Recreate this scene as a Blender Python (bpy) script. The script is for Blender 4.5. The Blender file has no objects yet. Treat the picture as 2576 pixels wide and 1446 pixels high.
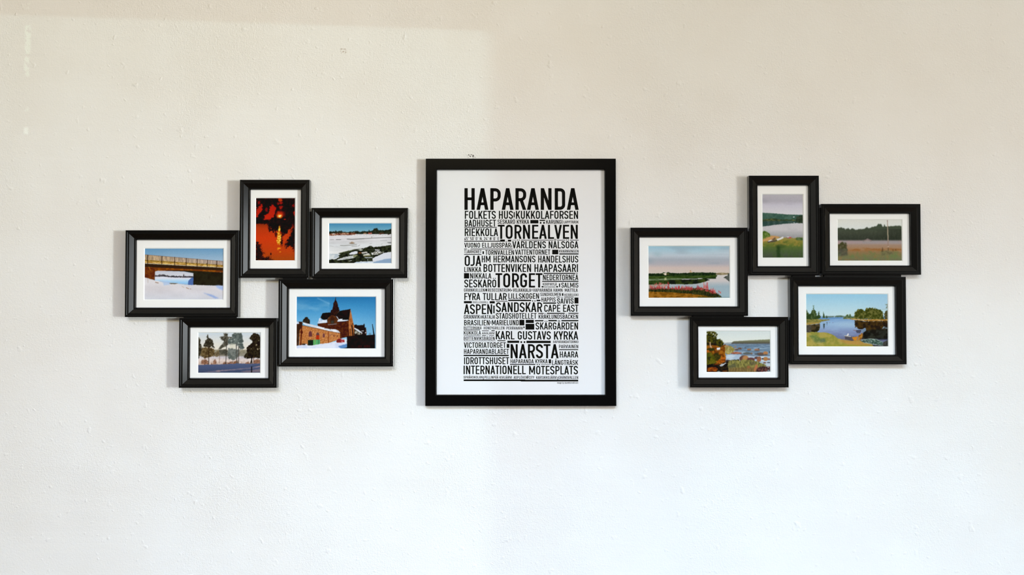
import bpy, bmesh, math, random
import numpy as np
from mathutils import Vector, Matrix

# ---------------------------------------------------------------- camera
PW, PH = 2576, 1446
CAM_D = 2.0                       # camera to picture wall, metres
HALF = 0.46                       # half image width / focal distance
PITCH = math.radians(1.55)
CAM_Z = 1.5 - CAM_D * math.tan(PITCH)
scene = bpy.context.scene
col = scene.collection
cam_data = bpy.data.cameras.new('camera')
cam_data.sensor_width = 36.0
cam_data.lens = 36.0 / (2 * HALF)
cam_data.clip_start = 0.05
cam = bpy.data.objects.new('camera', cam_data)
cam.location = (0.0, -CAM_D, CAM_Z)
cam.rotation_euler = (math.pi / 2 + PITCH, 0, 0)
col.objects.link(cam)
scene.camera = cam

# ---------------------------------------------------------------- exposure, world, lights
scene.view_settings.view_transform = 'Standard'
scene.view_settings.look = 'None'
scene.view_settings.gamma = 1.0
scene.view_settings.use_curve_mapping = False
scene.view_settings.exposure = 0.0
scene.cycles.use_denoising = True
scene.cycles.max_bounces = 6

world = bpy.data.worlds.new('world')
scene.world = world
world.use_nodes = True
world.node_tree.nodes['Background'].inputs[0].default_value = (1.0, 0.93, 0.80, 1)
world.node_tree.nodes['Background'].inputs[1].default_value = 0.10


def area_light(name, loc, target, sx, sy, energy, color, spread=180.0):
    ld = bpy.data.lights.new(name, 'AREA')
    ld.shape = 'RECTANGLE'
    ld.size, ld.size_y = sx, sy
    ld.energy = energy
    ld.color = color
    ld.spread = math.radians(spread)
    o = bpy.data.objects.new(name, ld)
    o.location = loc
    d = Vector(target) - Vector(loc)
    o.rotation_euler = d.to_track_quat('-Z', 'Y').to_euler()
    col.objects.link(o)
    return o


RX = 2.55                                  # right wall
WY0, WY1, WZ0, WZ1 = -2.34, -1.70, 0.90, 1.876       # window opening in the right wall
VY0, VY1, VZ1 = -4.34, -2.44, 2.10                   # wide opening added beside it for the bevel light
# bright daylight straight outside the narrow window
area_light('window_daylight', (RX + 0.16, -2.0, 1.56), (0.0, -2.0, 1.56), 0.52, 0.62, 60.00, (1.000, 1.000, 0.980))
# softer sky light, added in the wide opening for the frame bevels to reflect
area_light('bevel_sky_light', (RX + 0.16, -3.39, 1.56), (0.0, -3.39, 1.56), 1.84, 0.95, 30.00, (0.900, 0.970, 1.000))
# far low glint outside, cut to a sharp-edged patch on the picture wall by the window frame
area_light('outside_glint', (9.2, -6.06, 1.65), (2.55, -1.7, 1.87), 0.05, 0.012, 215.00, (0.600, 0.950, 1.000))
# broad light added far outside to deepen shadows on the left part of the wall
area_light('outside_added_light', (9.2, -6.06, 1.1), (2.55, -1.7, 1.3), 1.0, 0.4, 355.00, (1.000, 0.980, 0.980))
# cool area lights added overhead to brighten the lower wall, not real windows
area_light('high_cool_fill', (0.6, -1.6, 2.1), (0.5, 0, 0.2), 1.4, 0.3, 5.47, (0.482, 0.795, 1.000), 70)
area_light('rear_cool_fill', (-0.3, -2.2, 2.5), (0.2, 0, 0.3), 2.2, 0.3, 7.41, (0.374, 0.570, 1.000), 60)
# warm fill light added under the ceiling behind the camera
area_light('warm_ceiling_fill', (-0.5, -2.7, 2.55), (-0.5, -1.0, 1.2), 1.6, 0.5, 36.26, (1.000, 0.843, 0.500))


# ---------------------------------------------------------------- helpers
def ray(px, py):
    x = (px - PW / 2) / (PW / 2) * HALF
    y = (PH / 2 - py) / (PW / 2) * HALF
    c, s = math.cos(PITCH), math.sin(PITCH)
    return Vector((x, c - y * s, s + y * c))      # camera looks along +Y, pitched up


def at(px, py, d=0.0):
    """world x, z of a measured photo point lying d metres in front of the wall"""
    r = ray(px, py)
    t = (CAM_D - d) / r.y
    return r.x * t, CAM_Z + r.z * t


def box_at(l, t, r, b, d):
    """x0, z0, x1, z1 of an upright rectangle seen at those photo edges"""
    cx, cy = (l + r) / 2, (t + b) / 2
    x0 = at(l, cy, d)[0]
    x1 = at(r, cy, d)[0]
    z1 = at(cx, t, d)[1]
    z0 = at(cx, b, d)[1]
    return x0, z0, x1, z1


def lin(c):
    c = np.asarray(c, float) / 255.0
    return np.where(c <= 0.04045, c / 12.92, ((c + 0.055) / 1.055) ** 2.4)


def tag(o, label=None, cat=None, group=None, kind=None):
    if label: o['label'] = label
    if cat: o['category'] = cat
    if group: o['group'] = group
    if kind: o['kind'] = kind
    return o


def link_mesh(name, me, parent=None):
    o = bpy.data.objects.new(name, me)
    col.objects.link(o)
    if parent is not None:
        o.parent = parent
        if parent.parent is None:
            o.matrix_parent_inverse = Matrix.Translation(-parent.location)
    return o


def bm_obj(name, bm, mat, parent=None):
    me = bpy.data.meshes.new(name)
    bm.to_mesh(me)
    bm.free()
    for m in (mat if isinstance(mat, (list, tuple)) else [mat]):
        me.materials.append(m)
    return link_mesh(name, me, parent)


def add_box(bm, x0, y0, z0, x1, y1, z1):
    v = [bm.verts.new(p) for p in ((x0, y0, z0), (x1, y0, z0), (x1, y1, z0), (x0, y1, z0),
                                   (x0, y0, z1), (x1, y0, z1), (x1, y1, z1), (x0, y1, z1))]
    for f in ((0, 3, 2, 1), (4, 5, 6, 7), (0, 1, 5, 4), (1, 2, 6, 5), (2, 3, 7, 6), (3, 0, 4, 7)):
        bm.faces.new([v[i] for i in f])


def mat_base(name, color, rough=0.5, spec=0.5):
    m = bpy.data.materials.new(name)
    m.use_nodes = True
    b = m.node_tree.nodes['Principled BSDF']
    b.inputs['Base Color'].default_value = (*color, 1)
    b.inputs['Roughness'].default_value = rough
    b.inputs['Specular IOR Level'].default_value = spec
    return m


# ---------------------------------------------------------------- materials
def wall_material():
    m = bpy.data.materials.new('painted_woven_wallpaper')
    m.use_nodes = True
    nt = m.node_tree
    N, L = nt.nodes, nt.links
    b = N['Principled BSDF']
    b.inputs['Roughness'].default_value = 0.7
    b.inputs['Specular IOR Level'].default_value = 0.25
    tc = N.new('ShaderNodeTexCoord')

    def noise(scale, detail=2.0, vec=None, rough=0.5):
        n = N.new('ShaderNodeTexNoise')
        n.inputs['Scale'].default_value = scale
        n.inputs['Detail'].default_value = detail
        n.inputs['Roughness'].default_value = rough
        L.new(vec if vec is not None else tc.outputs['Object'], n.inputs['Vector'])
        return n.outputs['Fac']

    def ramp(src, a, b_, c0=0.0, c1=1.0):
        r = N.new('ShaderNodeMapRange')
        r.inputs[1].default_value, r.inputs[2].default_value = a, b_
        r.inputs[3].default_value, r.inputs[4].default_value = c0, c1
        r.interpolation_type = 'SMOOTHSTEP'
        L.new(src, r.inputs[0])
        return r.outputs[0]

    def math_(op, a, b_=None, c=None):
        n = N.new('ShaderNodeMath')
        n.operation = op
        for i, v in enumerate((a, b_, c)):
            if v is None: continue
            if isinstance(v, (int, float)): n.inputs[i].default_value = v
            else: L.new(v, n.inputs[i])
        return n.outputs[0]

    # woven texture: fine threads in two directions, broken up by noise
    def stretched(sx, sz, scale, detail=1.0):
        mp = N.new('ShaderNodeMapping')
        mp.inputs['Scale'].default_value = (sx, 1, sz)
        L.new(tc.outputs['Object'], mp.inputs['Vector'])
        return noise(scale, detail, mp.outputs['Vector'])
    weave_h = stretched(0.45, 1.0, 400)
    weave_v = stretched(1.0, 0.45, 400)
    grain = noise(640, 2.0)
    strokes = stretched(0.22, 1.0, 26, 2.0)
    lump = ramp(noise(48, 2.0), 0.64, 0.80)           # scattered paint lumps
    lump2 = ramp(noise(95, 1.0), 0.66, 0.80)
    wave = noise(9, 2.0)
    h = math_('MULTIPLY', weave_h, 0.32)
    h = math_('ADD', h, math_('MULTIPLY', weave_v, 0.32))
    h = math_('ADD', h, math_('MULTIPLY', grain, 0.42))
    patch = ramp(noise(3.2, 2.0), 0.35, 0.65, 0.35, 1.0)   # texture is stronger in places
    h = math_('MULTIPLY', h, patch)
    h = math_('ADD', h, math_('MULTIPLY', lump, 0.6))
    h = math_('ADD', h, math_('MULTIPLY', lump2, 0.35))
    h = math_('ADD', h, math_('MULTIPLY', wave, 1.2))
    h = math_('ADD', h, math_('MULTIPLY', strokes, 0.9))
    bump = N.new('ShaderNodeBump')
    bump.inputs['Strength'].default_value = 1.0
    bump.inputs['Distance'].default_value = 0.0014
    L.new(h, bump.inputs['Height'])
    L.new(bump.outputs['Normal'], b.inputs['Normal'])

    # paint: warm white with slight mottling, paler touch-up dabs and a few dark scuffs
    mott = N.new('ShaderNodeMix'); mott.data_type = 'RGBA'
    mott.inputs[6].default_value = (0.79, 0.765, 0.735, 1)
    mott.inputs[7].default_value = (0.81, 0.795, 0.775, 1)
    L.new(ramp(noise(6, 3.0), 0.3, 0.7), mott.inputs[0])
    colr = mott.outputs[2]
    sep = N.new('ShaderNodeSeparateXYZ')
    L.new(tc.outputs['Object'], sep.inputs[0])

    def window(src, a, b_, soft):
        up = ramp(src, a - soft, a + soft)
        dn = ramp(src, b_ - soft, b_ + soft, 1.0, 0.0)
        return math_('MULTIPLY', up, dn)

    def dab(px0, py0, px1, py1, color, thresh, nscale, amount, soft=0.0025):
        nonlocal colr
        x0, z1 = at(px0, py0)
        x1, z0 = at(px1, py1)
        mk = math_('MULTIPLY', window(sep.outputs['X'], x0, x1, soft), window(sep.outputs['Z'], z0, z1, soft))
        mk = math_('MULTIPLY', mk, ramp(noise(nscale, 2.0), thresh - 0.06, thresh + 0.06))
        mk = math_('MULTIPLY', mk, amount)
        mx = N.new('ShaderNodeMix'); mx.data_type = 'RGBA'
        mx.inputs[7].default_value = (*color, 1)
        L.new(colr, mx.inputs[6]); L.new(mk, mx.inputs[0])
        colr = mx.outputs[2]
    dab(63, 64, 77, 132, (0.86, 0.88, 0.83), 0.42, 130, 0.9)
    dab(61, 130, 73, 192, (0.86, 0.88, 0.83), 0.47, 130, 0.85)
    dab(61, 8, 78, 22, (0.86, 0.87, 0.83), 0.5, 130, 0.6)
    dab(60, 320, 71, 338, (0.88, 0.89, 0.86), 0.35, 100, 1.0)
    dab(58, 270, 74, 280, (0.86, 0.88, 0.83), 0.5, 130, 0.5)
    dab(1176, 388, 1196, 397, (0.05, 0.035, 0.03), 0.545, 420, 1.0, 0.0012)
    dab(856, 122, 872, 134, (0.42, 0.33, 0.27), 0.54, 300, 0.8, 0.0012)
    L.new(colr, b.inputs['Base Color'])
    return m


M_WALL = wall_material()
M_PLAIN = mat_base('plain_painted_plaster', (0.74, 0.70, 0.64), 0.8, 0.2)
M_FLOOR = mat_base('oak_floor', (0.11, 0.075, 0.05), 0.6, 0.3)
M_CEIL = mat_base('ceiling_paint', (0.78, 0.76, 0.72), 0.9, 0.1)


def frame_material(name, base, rough, spec, bump=0.06):
    m = mat_base(name, base, rough, spec)
    nt = m.node_tree
    N, L = nt.nodes, nt.links
    tc = N.new('ShaderNodeTexCoord')
    n = N.new('ShaderNodeTexNoise')
    n.inputs['Scale'].default_value = 900
    L.new(tc.outputs['Object'], n.inputs['Vector'])
    bp = N.new('ShaderNodeBump')
    bp.inputs['Strength'].default_value = bump
    bp.inputs['Distance'].default_value = 0.0004
    L.new(n.outputs['Fac'], bp.inputs['Height'])
    L.new(bp.outputs['Normal'], N['Principled BSDF'].inputs['Normal'])
    return m


M_FRAME = frame_material('black_lacquered_wood', (0.002, 0.002, 0.002), 0.13, 0.5, 0.015)
M_POSTER_FRAME = frame_material('black_foil_wood', (0.002, 0.002, 0.002), 0.14, 0.2, 0.01)
M_BACK = mat_base('black_backing_board', (0.012, 0.011, 0.010), 0.8, 0.2)
M_MAT = mat_base('white_mat_board', (0.925, 0.905, 0.895), 0.9, 0.1)
M_MAT_CORE = mat_base('mat_board_core', (0.97, 0.97, 0.95), 0.9, 0.1)
M_PAPER = mat_base('poster_paper', (0.84, 0.83, 0.85), 0.8, 0.15)
M_INK = mat_base('poster_ink', (0.005, 0.005, 0.004), 0.9, 0.0)


def glass_material():
    m = bpy.data.materials.new('picture_glass')
    m.use_nodes = True
    nt = m.node_tree
    N, L = nt.nodes, nt.links
    N.remove(N['Principled BSDF'])
    out = N['Material Output']
    tr = N.new('ShaderNodeBsdfTransparent')
    tr.inputs[0].default_value = (0.985, 0.99, 0.985, 1)
    gl = N.new('ShaderNodeBsdfGlossy')
    gl.inputs['Roughness'].default_value = 0.02
    lw = N.new('ShaderNodeLayerWeight')              # same reflectance from either side of the thin sheet
    pw = N.new('ShaderNodeMath'); pw.operation = 'POWER'; pw.inputs[1].default_value = 5.0
    L.new(lw.outputs['Facing'], pw.inputs[0])
    fr = N.new('ShaderNodeMath'); fr.operation = 'MULTIPLY_ADD'
    fr.inputs[1].default_value, fr.inputs[2].default_value = 0.96, 0.04
    L.new(pw.outputs[0], fr.inputs[0])
    mx = N.new('ShaderNodeMixShader')
    L.new(fr.outputs[0], mx.inputs[0])
    L.new(tr.outputs[0], mx.inputs[1])
    L.new(gl.outputs[0], mx.inputs[2])
    L.new(mx.outputs[0], out.inputs[0])
    return m


M_GLASS = glass_material()


def print_material():
    m = bpy.data.materials.new('photo_print')
    m.use_nodes = True
    nt = m.node_tree
    b = nt.nodes['Principled BSDF']
    a = nt.nodes.new('ShaderNodeVertexColor')
    a.layer_name = 'picture'
    nt.links.new(a.outputs[0], b.inputs['Base Color'])
    b.inputs['Roughness'].default_value = 0.6
    b.inputs['Specular IOR Level'].default_value = 0.03
    return m


M_PRINT = print_material()

# ---------------------------------------------------------------- room shell
bm = bmesh.new()
add_box(bm, -3.2, 0.0, 0.0, RX + 0.12, 0.12, 2.6)
tag(bm_obj('wall_back', bm, M_WALL), kind='structure')
bm = bmesh.new()
add_box(bm, -3.2, -4.6, -0.1, RX + 0.12, 0.12, 0.0)
tag(bm_obj('floor', bm, M_FLOOR), kind='structure')
bm = bmesh.new()
add_box(bm, -3.2, -4.6, 2.6, RX + 0.12, 0.12, 2.7)
tag(bm_obj('ceiling', bm, M_CEIL), kind='structure')
bm = bmesh.new()
add_box(bm, RX, WY1, 0.0, RX + 0.12, 0.0, 2.6)
add_box(bm, RX, WY0, WZ1, RX + 0.12, WY1, 2.6)
add_box(bm, RX, WY0, 0.0, RX + 0.12, WY1, WZ0)
add_box(bm, RX, VY1, 0.0, RX + 0.12, WY0, 2.6)
add_box(bm, RX, VY0, VZ1, RX + 0.12, VY1, 2.6)
add_box(bm, RX, VY0, 0.0, RX + 0.12, VY1, WZ0)
add_box(bm, RX, -4.6, 0.0, RX + 0.12, VY0, 2.6)
tag(bm_obj('wall_right', bm, M_PLAIN), kind='structure')
bm = bmesh.new()
add_box(bm, -3.32, -4.6, 0.0, -3.2, 0.12, 2.6)
tag(bm_obj('wall_left', bm, M_PLAIN), kind='structure')


# ---------------------------------------------------------------- frame mouldings
def moulding(name, x0, z0, x1, z1, profile, mat, parent, y_wall=0.0):
    """mitred picture-frame moulding; profile = (inset, height off wall) in mm, outer rect given"""
    bm = bmesh.new()
    rings = []
    for u, h in profile:
        u, h = u / 1000, h / 1000
        rings.append([bm.verts.new((x, y_wall - h, z)) for x, z in
                      ((x0 + u, z0 + u), (x1 - u, z0 + u), (x1 - u, z1 - u), (x0 + u, z1 - u))])
    n = len(rings)
    for i in range(n):
        a, b = rings[i], rings[(i + 1) % n]
        for k in range(4):
            bm.faces.new((a[k], a[(k + 1) % 4], b[(k + 1) % 4], b[k]))
    bmesh.ops.recalc_face_normals(bm, faces=bm.faces)
    return bm_obj(name, bm, mat, parent)


COLLAGE_PROFILE = [(0, 0.6), (0, 16.4), (0.15, 16.8), (0.5, 17.0), (3.1, 17.0), (3.9, 16.55), (6.1, 16.55),
                   (6.6, 16.05), (13.8, 12.1), (15.6, 12.0), (16.1, 11.5), (16.6, 10.6), (17.2, 8.2),
                   (17.4, 7.0), (17.4, 0.6)]
POSTER_PROFILE = [(0, 0.6), (0, 11.2), (0.2, 11.8), (0.8, 12.0), (18.6, 12.0), (19.3, 11.7), (19.7, 11.0),
                  (20.4, 7.0), (20.4, 0.6)]


def mat_board(x0, z0, x1, z1, hx0, hz0, hx1, hz1, y, parent, bevel=0.0014, thick=0.0013):
    """mat board with a window; bevelled cut shows the pale core"""
    bm = bmesh.new()
    def ring(a0, b0, a1, b1, yy):
        return [bm.verts.new(p) for p in ((a0, yy, b0), (a1, yy, b0), (a1, yy, b1), (a0, yy, b1))]
    o = ring(x0, z0, x1, z1, y)
    i = ring(hx0 - bevel, hz0 - bevel, hx1 + bevel, hz1 + bevel, y)
    j = ring(hx0, hz0, hx1, hz1, y + thick)
    ob = ring(x0, z0, x1, z1, y + thick)
    for k in range(4):
        l = (k + 1) % 4
        bm.faces.new((o[k], o[l], i[l], i[k]))
        f = bm.faces.new((i[k], i[l], j[l], j[k])); f.material_index = 1
        bm.faces.new((j[k], j[l], ob[l], ob[k]))
        bm.faces.new((ob[k], ob[l], o[l], o[k]))
    bmesh.ops.recalc_face_normals(bm, faces=bm.faces)
    return bm_obj('mat_board', bm, [M_MAT, M_MAT_CORE], parent)


def pane(name, x0, z0, x1, z1, y, mat, parent, thick=0.0):
    bm = bmesh.new()
    if thick:
        add_box(bm, x0, y, z0, x1, y + thick, z1)
    else:
        v = [bm.verts.new(p) for p in ((x0, y, z0), (x1, y, z0), (x1, y, z1), (x0, y, z1))]
        bm.faces.new(v)
    return bm_obj(name, bm, mat, parent)

# ---------------------------------------------------------------- the pictures on the photo prints
def fbm(shape, cell, seed, octaves=3, ax=1.0, ay=1.0):
    """smooth value noise 0..1 on an image grid; cell = feature size in samples"""
    rng = np.random.RandomState(seed)
    H, W = shape
    out = np.zeros(shape)
    amp, tot = 1.0, 0.0
    for k in range(octaves):
        cx, cy = max(cell * ax / 2 ** k, 1.0), max(cell * ay / 2 ** k, 1.0)
        g = rng.rand(int(H / cy) + 3, int(W / cx) + 3)
        yy = np.arange(H) / cy
        xx = np.arange(W) / cx
        yi, xi = yy.astype(int), xx.astype(int)
        fy = (yy - yi); fx = (xx - xi)
        fy = (fy * fy * (3 - 2 * fy))[:, None]; fx = (fx * fx * (3 - 2 * fx))[None, :]
        a = g[np.ix_(yi, xi)]; b = g[np.ix_(yi, xi + 1)]
        c = g[np.ix_(yi + 1, xi)]; d = g[np.ix_(yi + 1, xi + 1)]
        out += amp * ((a * (1 - fx) + b * fx) * (1 - fy) + (c * (1 - fx) + d * fx) * fy)
        tot += amp
        amp *= 0.55
    return np.clip((out / tot - 0.5) * 1.6 + 0.5, 0, 1)


class Pic:
    """a small painted picture; points are given in the sketch frame (x, y down) of that picture"""
    K = 2.0

    def __init__(s, bounds, px_per_unit, seed=1):
        s.x0, s.y0, s.x1, s.y1 = bounds
        s.q = s.K * px_per_unit                 # samples per sketch unit
        s.W = int(round((s.x1 - s.x0) * s.q)); s.H = int(round((s.y1 - s.y0) * s.q))
        s.X = (s.x0 + (np.arange(s.W) + 0.5) / s.q)[None, :] + np.zeros((s.H, 1))
        s.Y = (s.y0 + (np.arange(s.H) + 0.5) / s.q)[:, None] + np.zeros((1, s.W))
        s.img = np.zeros((s.H, s.W, 3))
        s.seed = seed * 100

    def noise(s, size, octaves=3, ax=1.0, ay=1.0):
        s.seed += 1
        return fbm((s.H, s.W), max(size * s.q, 1.0), s.seed, octaves, ax, ay)

    def grad(s, stops, y=None):
        y = s.Y if y is None else y
        ys = [t[0] for t in stops]
        return np.stack([np.interp(y, ys, [t[1][k] for t in stops]) for k in range(3)], -1)

    def mix(s, c1, c2, size=30, octaves=3, ax=1.0, ay=1.0, lo=0.3, hi=0.7):
        n = np.clip((s.noise(size, octaves, ax, ay) - lo) / (hi - lo), 0, 1)[..., None]
        return np.asarray(c1, float) * (1 - n) + np.asarray(c2, float) * n

    def put(s, mask, color, alpha=1.0):
        a = (np.clip(mask, 0, 1) * alpha)[..., None]
        s.img = s.img * (1 - a) + np.asarray(color, float) * a

    def fill(s, color):
        s.img = np.zeros_like(s.img) + np.asarray(color, float)

    def pmask(s, pts, rough=0.0, size=40.0, soft=0.0):
        X, Y = s.X, s.Y
        if rough:
            f = max(size * 0.33, 1.2 / s.q)
            X = X + (s.noise(size) - 0.5) * 2 * rough + (s.noise(f, 2) - 0.5) * 1.3 * rough
            Y = Y + (s.noise(size) - 0.5) * 2 * rough + (s.noise(f, 2) - 0.5) * 1.3 * rough
        m = np.zeros(X.shape, bool)
        n = len(pts)
        for i in range(n):
            ax_, ay_ = pts[i]; bx_, by_ = pts[(i + 1) % n]
            if ay_ == by_: continue
            c = ((ay_ > Y) != (by_ > Y)) & (X < (bx_ - ax_) * (Y - ay_) / (by_ - ay_) + ax_)
            m ^= c
        m = m.astype(float)
        return s.blur(m, soft) if soft else m

    def blur(s, m, r):
        r = max(int(round(r * s.q)), 1)
        for _ in range(2):
            for axis in (0, 1):
                pad = [(0, 0)] * m.ndim; pad[axis] = (r, r)
                p = np.pad(m, pad, mode='edge')
                cs = np.cumsum(p, axis=axis)
                z = np.zeros_like(np.take(cs, [0], axis)); cs = np.concatenate([z, cs], axis)
                n = m.shape[axis]; w = 2 * r + 1
                m = (np.take(cs, np.arange(w, w + n), axis) - np.take(cs, np.arange(0, n), axis)) / w
        return m

    def poly(s, pts, color, rough=0.0, size=40.0, soft=0.0, alpha=1.0):
        s.put(s.pmask(pts, rough, size, soft), color, alpha)

    def ell(s, cx, cy, rx, ry, color, soft=0.15, alpha=1.0, rough=0.0):
        d = np.sqrt(((s.X - cx) / rx) ** 2 + ((s.Y - cy) / ry) ** 2)
        if rough: d = d + (s.noise(min(rx, ry) * 0.7) - 0.5) * rough
        s.put((1 + soft / 2 - d) / max(soft, 1e-3), color, alpha)

    def line(s, pts, w, color, alpha=1.0, soft=None):
        soft = soft or max(w * 0.3, 1.0 / s.q)
        m = np.zeros(s.X.shape)
        for (ax_, ay_), (bx_, by_) in zip(pts[:-1], pts[1:]):
            dx, dy = bx_ - ax_, by_ - ay_
            t = np.clip(((s.X - ax_) * dx + (s.Y - ay_) * dy) / (dx * dx + dy * dy + 1e-9), 0, 1)
            d = np.hypot(s.X - ax_ - t * dx, s.Y - ay_ - t * dy)
            m = np.maximum(m, np.clip((w / 2 + soft / 2 - d) / soft, 0, 1))
        s.put(m, color, alpha)

    def sky_line(s, pts, bottom, color, spike=20.0, size=18.0, soft=0.0):
        """tree line: everything from a ragged skyline down to the bottom line"""
        top = np.interp(s.X[0], [p[0] for p in pts], [p[1] for p in pts])
        s.seed += 1
        n = fbm((1, s.W), size * s.q, s.seed, 3)[0]
        m = (s.Y > (top - (n - 0.35) * 2 * spike)[None, :]) & (s.Y < bottom) & (s.X >= pts[0][0]) & (s.X <= pts[-1][0])
        m = m.astype(float)
        s.put(s.blur(m, soft) if soft else m, color)

    def grain(s, amt=5.0, size=9.0):
        s.img = s.img + ((s.noise(size, 2) - 0.5) * 2 * amt)[..., None]

    def done(s, soft=1.0):
        im = np.clip(s.img, 2, 255)
        k = np.array([1, 2, 1]) / 4.0
        for _ in range(int(soft)):
            p = np.pad(im, ((1, 1), (0, 0), (0, 0)), mode='edge'); im = p[:-2] * k[0] + p[1:-1] * k[1] + p[2:] * k[2]
            p = np.pad(im, ((0, 0), (1, 1), (0, 0)), mode='edge'); im = p[:, :-2] * k[0] + p[:, 1:-1] * k[1] + p[:, 2:] * k[2]
        return im


def pic_bridge():
    p = Pic((130, 95, 2040, 1336), 1 / 9.64, 1)
    p.fill(p.grad([(95, (108, 150, 184)), (250, (136, 167, 193)), (420, (166, 186, 204))]))
    p.put((700 - p.X) / 900 * (p.Y < 500), (88, 142, 184), 0.5)
    top = np.interp(p.X, [130, 2040], [248, 408]); bot = np.interp(p.X, [130, 2040], [452, 556])
    f = (p.Y - top) / (bot - top)
    inr = (f > 0) & (f < 1)
    stripes = 0.5 + 0.5 * np.sin(p.X / 19.0 * 2 * np.pi * (1 + (p.X - 130) / 9000))
    nz = p.noise(40, 2, 0.35, 2.0)
    c = np.asarray((212, 176, 136.)) * (1 - stripes[..., None] * 0.30) * (0.80 + 0.4 * nz[..., None])
    c = c + ((p.X - 130) / 1900)[..., None] * np.asarray((-8, 0, 22.))
    p.put(inr.astype(float), c)
    band = (f > 0.60) & (f < 0.76)
    p.put(band.astype(float), p.mix((140, 104, 40), (176, 136, 62), 30, 2))
    low = (f > 0.76) & (f < 0.97)
    p.put(low.astype(float), p.mix((170, 122, 52), (225, 185, 108), 26, 2, 2.2, 0.7))
    p.line([(130, 248), (2040, 408)], 9, (120, 88, 70), 0.8)
    p.line([(130, 455), (2040, 559)], 9, (226, 200, 165), 0.9)
    for x in (207, 550, 858, 1138, 1403, 1645, 1877):
        g = (x - 130) / 1910
        p.line([(x, 250 + 160 * g), (x - 2, 452 + 100 * g)], 17 - 4 * g, (48, 28, 22)); p.ell(x - 8, 385 + 105 * g, 12, 14, (70, 44, 24), 0.5)
    p.poly([(130, 462), (2040, 564), (2040, 640), (1300, 600), (700, 572), (130, 542)], (52, 36, 16))
    p.poly([(130, 540), (400, 555), (1200, 590), (2040, 632), (2040, 672), (1300, 660), (720, 632), (385, 650), (130, 800)],
           p.mix((118, 58, 14), (150, 82, 24), 60, 2))
    p.poly([(600, 636), (850, 625), (1250, 632), (2040, 676), (2040, 992), (1310, 975), (1310, 690), (1090, 650)],
           p.mix((38, 33, 24), (44, 40, 30), 120))
    p.poly([(130, 545), (300, 560), (388, 600), (385, 860), (130, 792)], p.mix((92, 40, 8), (122, 62, 20), 60), 6)
    p.line([(240, 545), (275, 620)], 20, (172, 108, 44), 0.8)
    p.poly([(388, 650), (460, 632), (1050, 650), (1310, 696), (1310, 975), (385, 865)],
           p.grad([(640, (200, 196, 206)), (730, (210, 206, 212)), (800, (226, 224, 236)), (860, (190, 212, 240)), (925, (150, 196, 236)), (980, (140, 160, 190))]))
    p.sky_line([(390, 745), (470, 735), (500, 712), (530, 740), (600, 715), (640, 745), (690, 740), (740, 755), (1000, 765), (1060, 765), (1080, 700), (1100, 762), (1310, 765)], 800,
               p.mix((58, 56, 62), (96, 86, 90), 40), 10, 24)
    p.poly([(388, 782), (560, 768), (800, 792), (1310, 806), (1310, 830), (388, 830)], (222, 218, 228), 5, 30)
    p.poly([(1312, 780), (1312, 975), (1185, 975), (1190, 880), (1240, 820)], (80, 106, 162), 4)
    p.poly([(130, 790), (385, 862), (560, 905), (730, 938), (960, 946), (1180, 978), (1350, 970), (1700, 985), (2040, 992), (2040, 1336), (130, 1336)],
           p.grad([(850, (226, 216, 216)), (1100, (216, 206, 208)), (1336, (206, 202, 208))]) + ((p.noise(200, 3, 2.0, 0.7) - 0.5) * 12)[..., None], 6, 30)
    p.poly([(560, 880), (760, 905), (740, 965), (600, 985)], (176, 194, 222), 10, 30, 12, 0.8)
    p.poly([(730, 928), (950, 936), (880, 952), (760, 950)], (96, 84, 66), 3)
    p.line([(400, 910), (468, 926)], 16, (150, 112, 86)); p.line([(1040, 1008), (1090, 1035)], 12, (186, 154, 124), 0.7)
    p.line([(1140, 1036), (1205, 1065)], 14, (160, 118, 92)); p.line([(1235, 1066), (1255, 1070)], 12, (150, 110, 90))
    p.poly([(1540, 1150), (1800, 1222), (1940, 1290), (1840, 1296), (1680, 1222)], (150, 166, 208), 6, 30, 8)
    p.poly([(1830, 990), (2040, 992), (2040, 1115), (1900, 1050)], (166, 182, 222), 10, 40, 14)
    p.line([(215, 760), (220, 920)], 5, (110, 70, 40), 0.7)
    p.poly([(1100, 700), (1240, 740), (1240, 1336), (1150, 1336)], (226, 222, 222), 0, 40, 0, 0.0)
    p.grain(4)
    return p.done()


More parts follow.
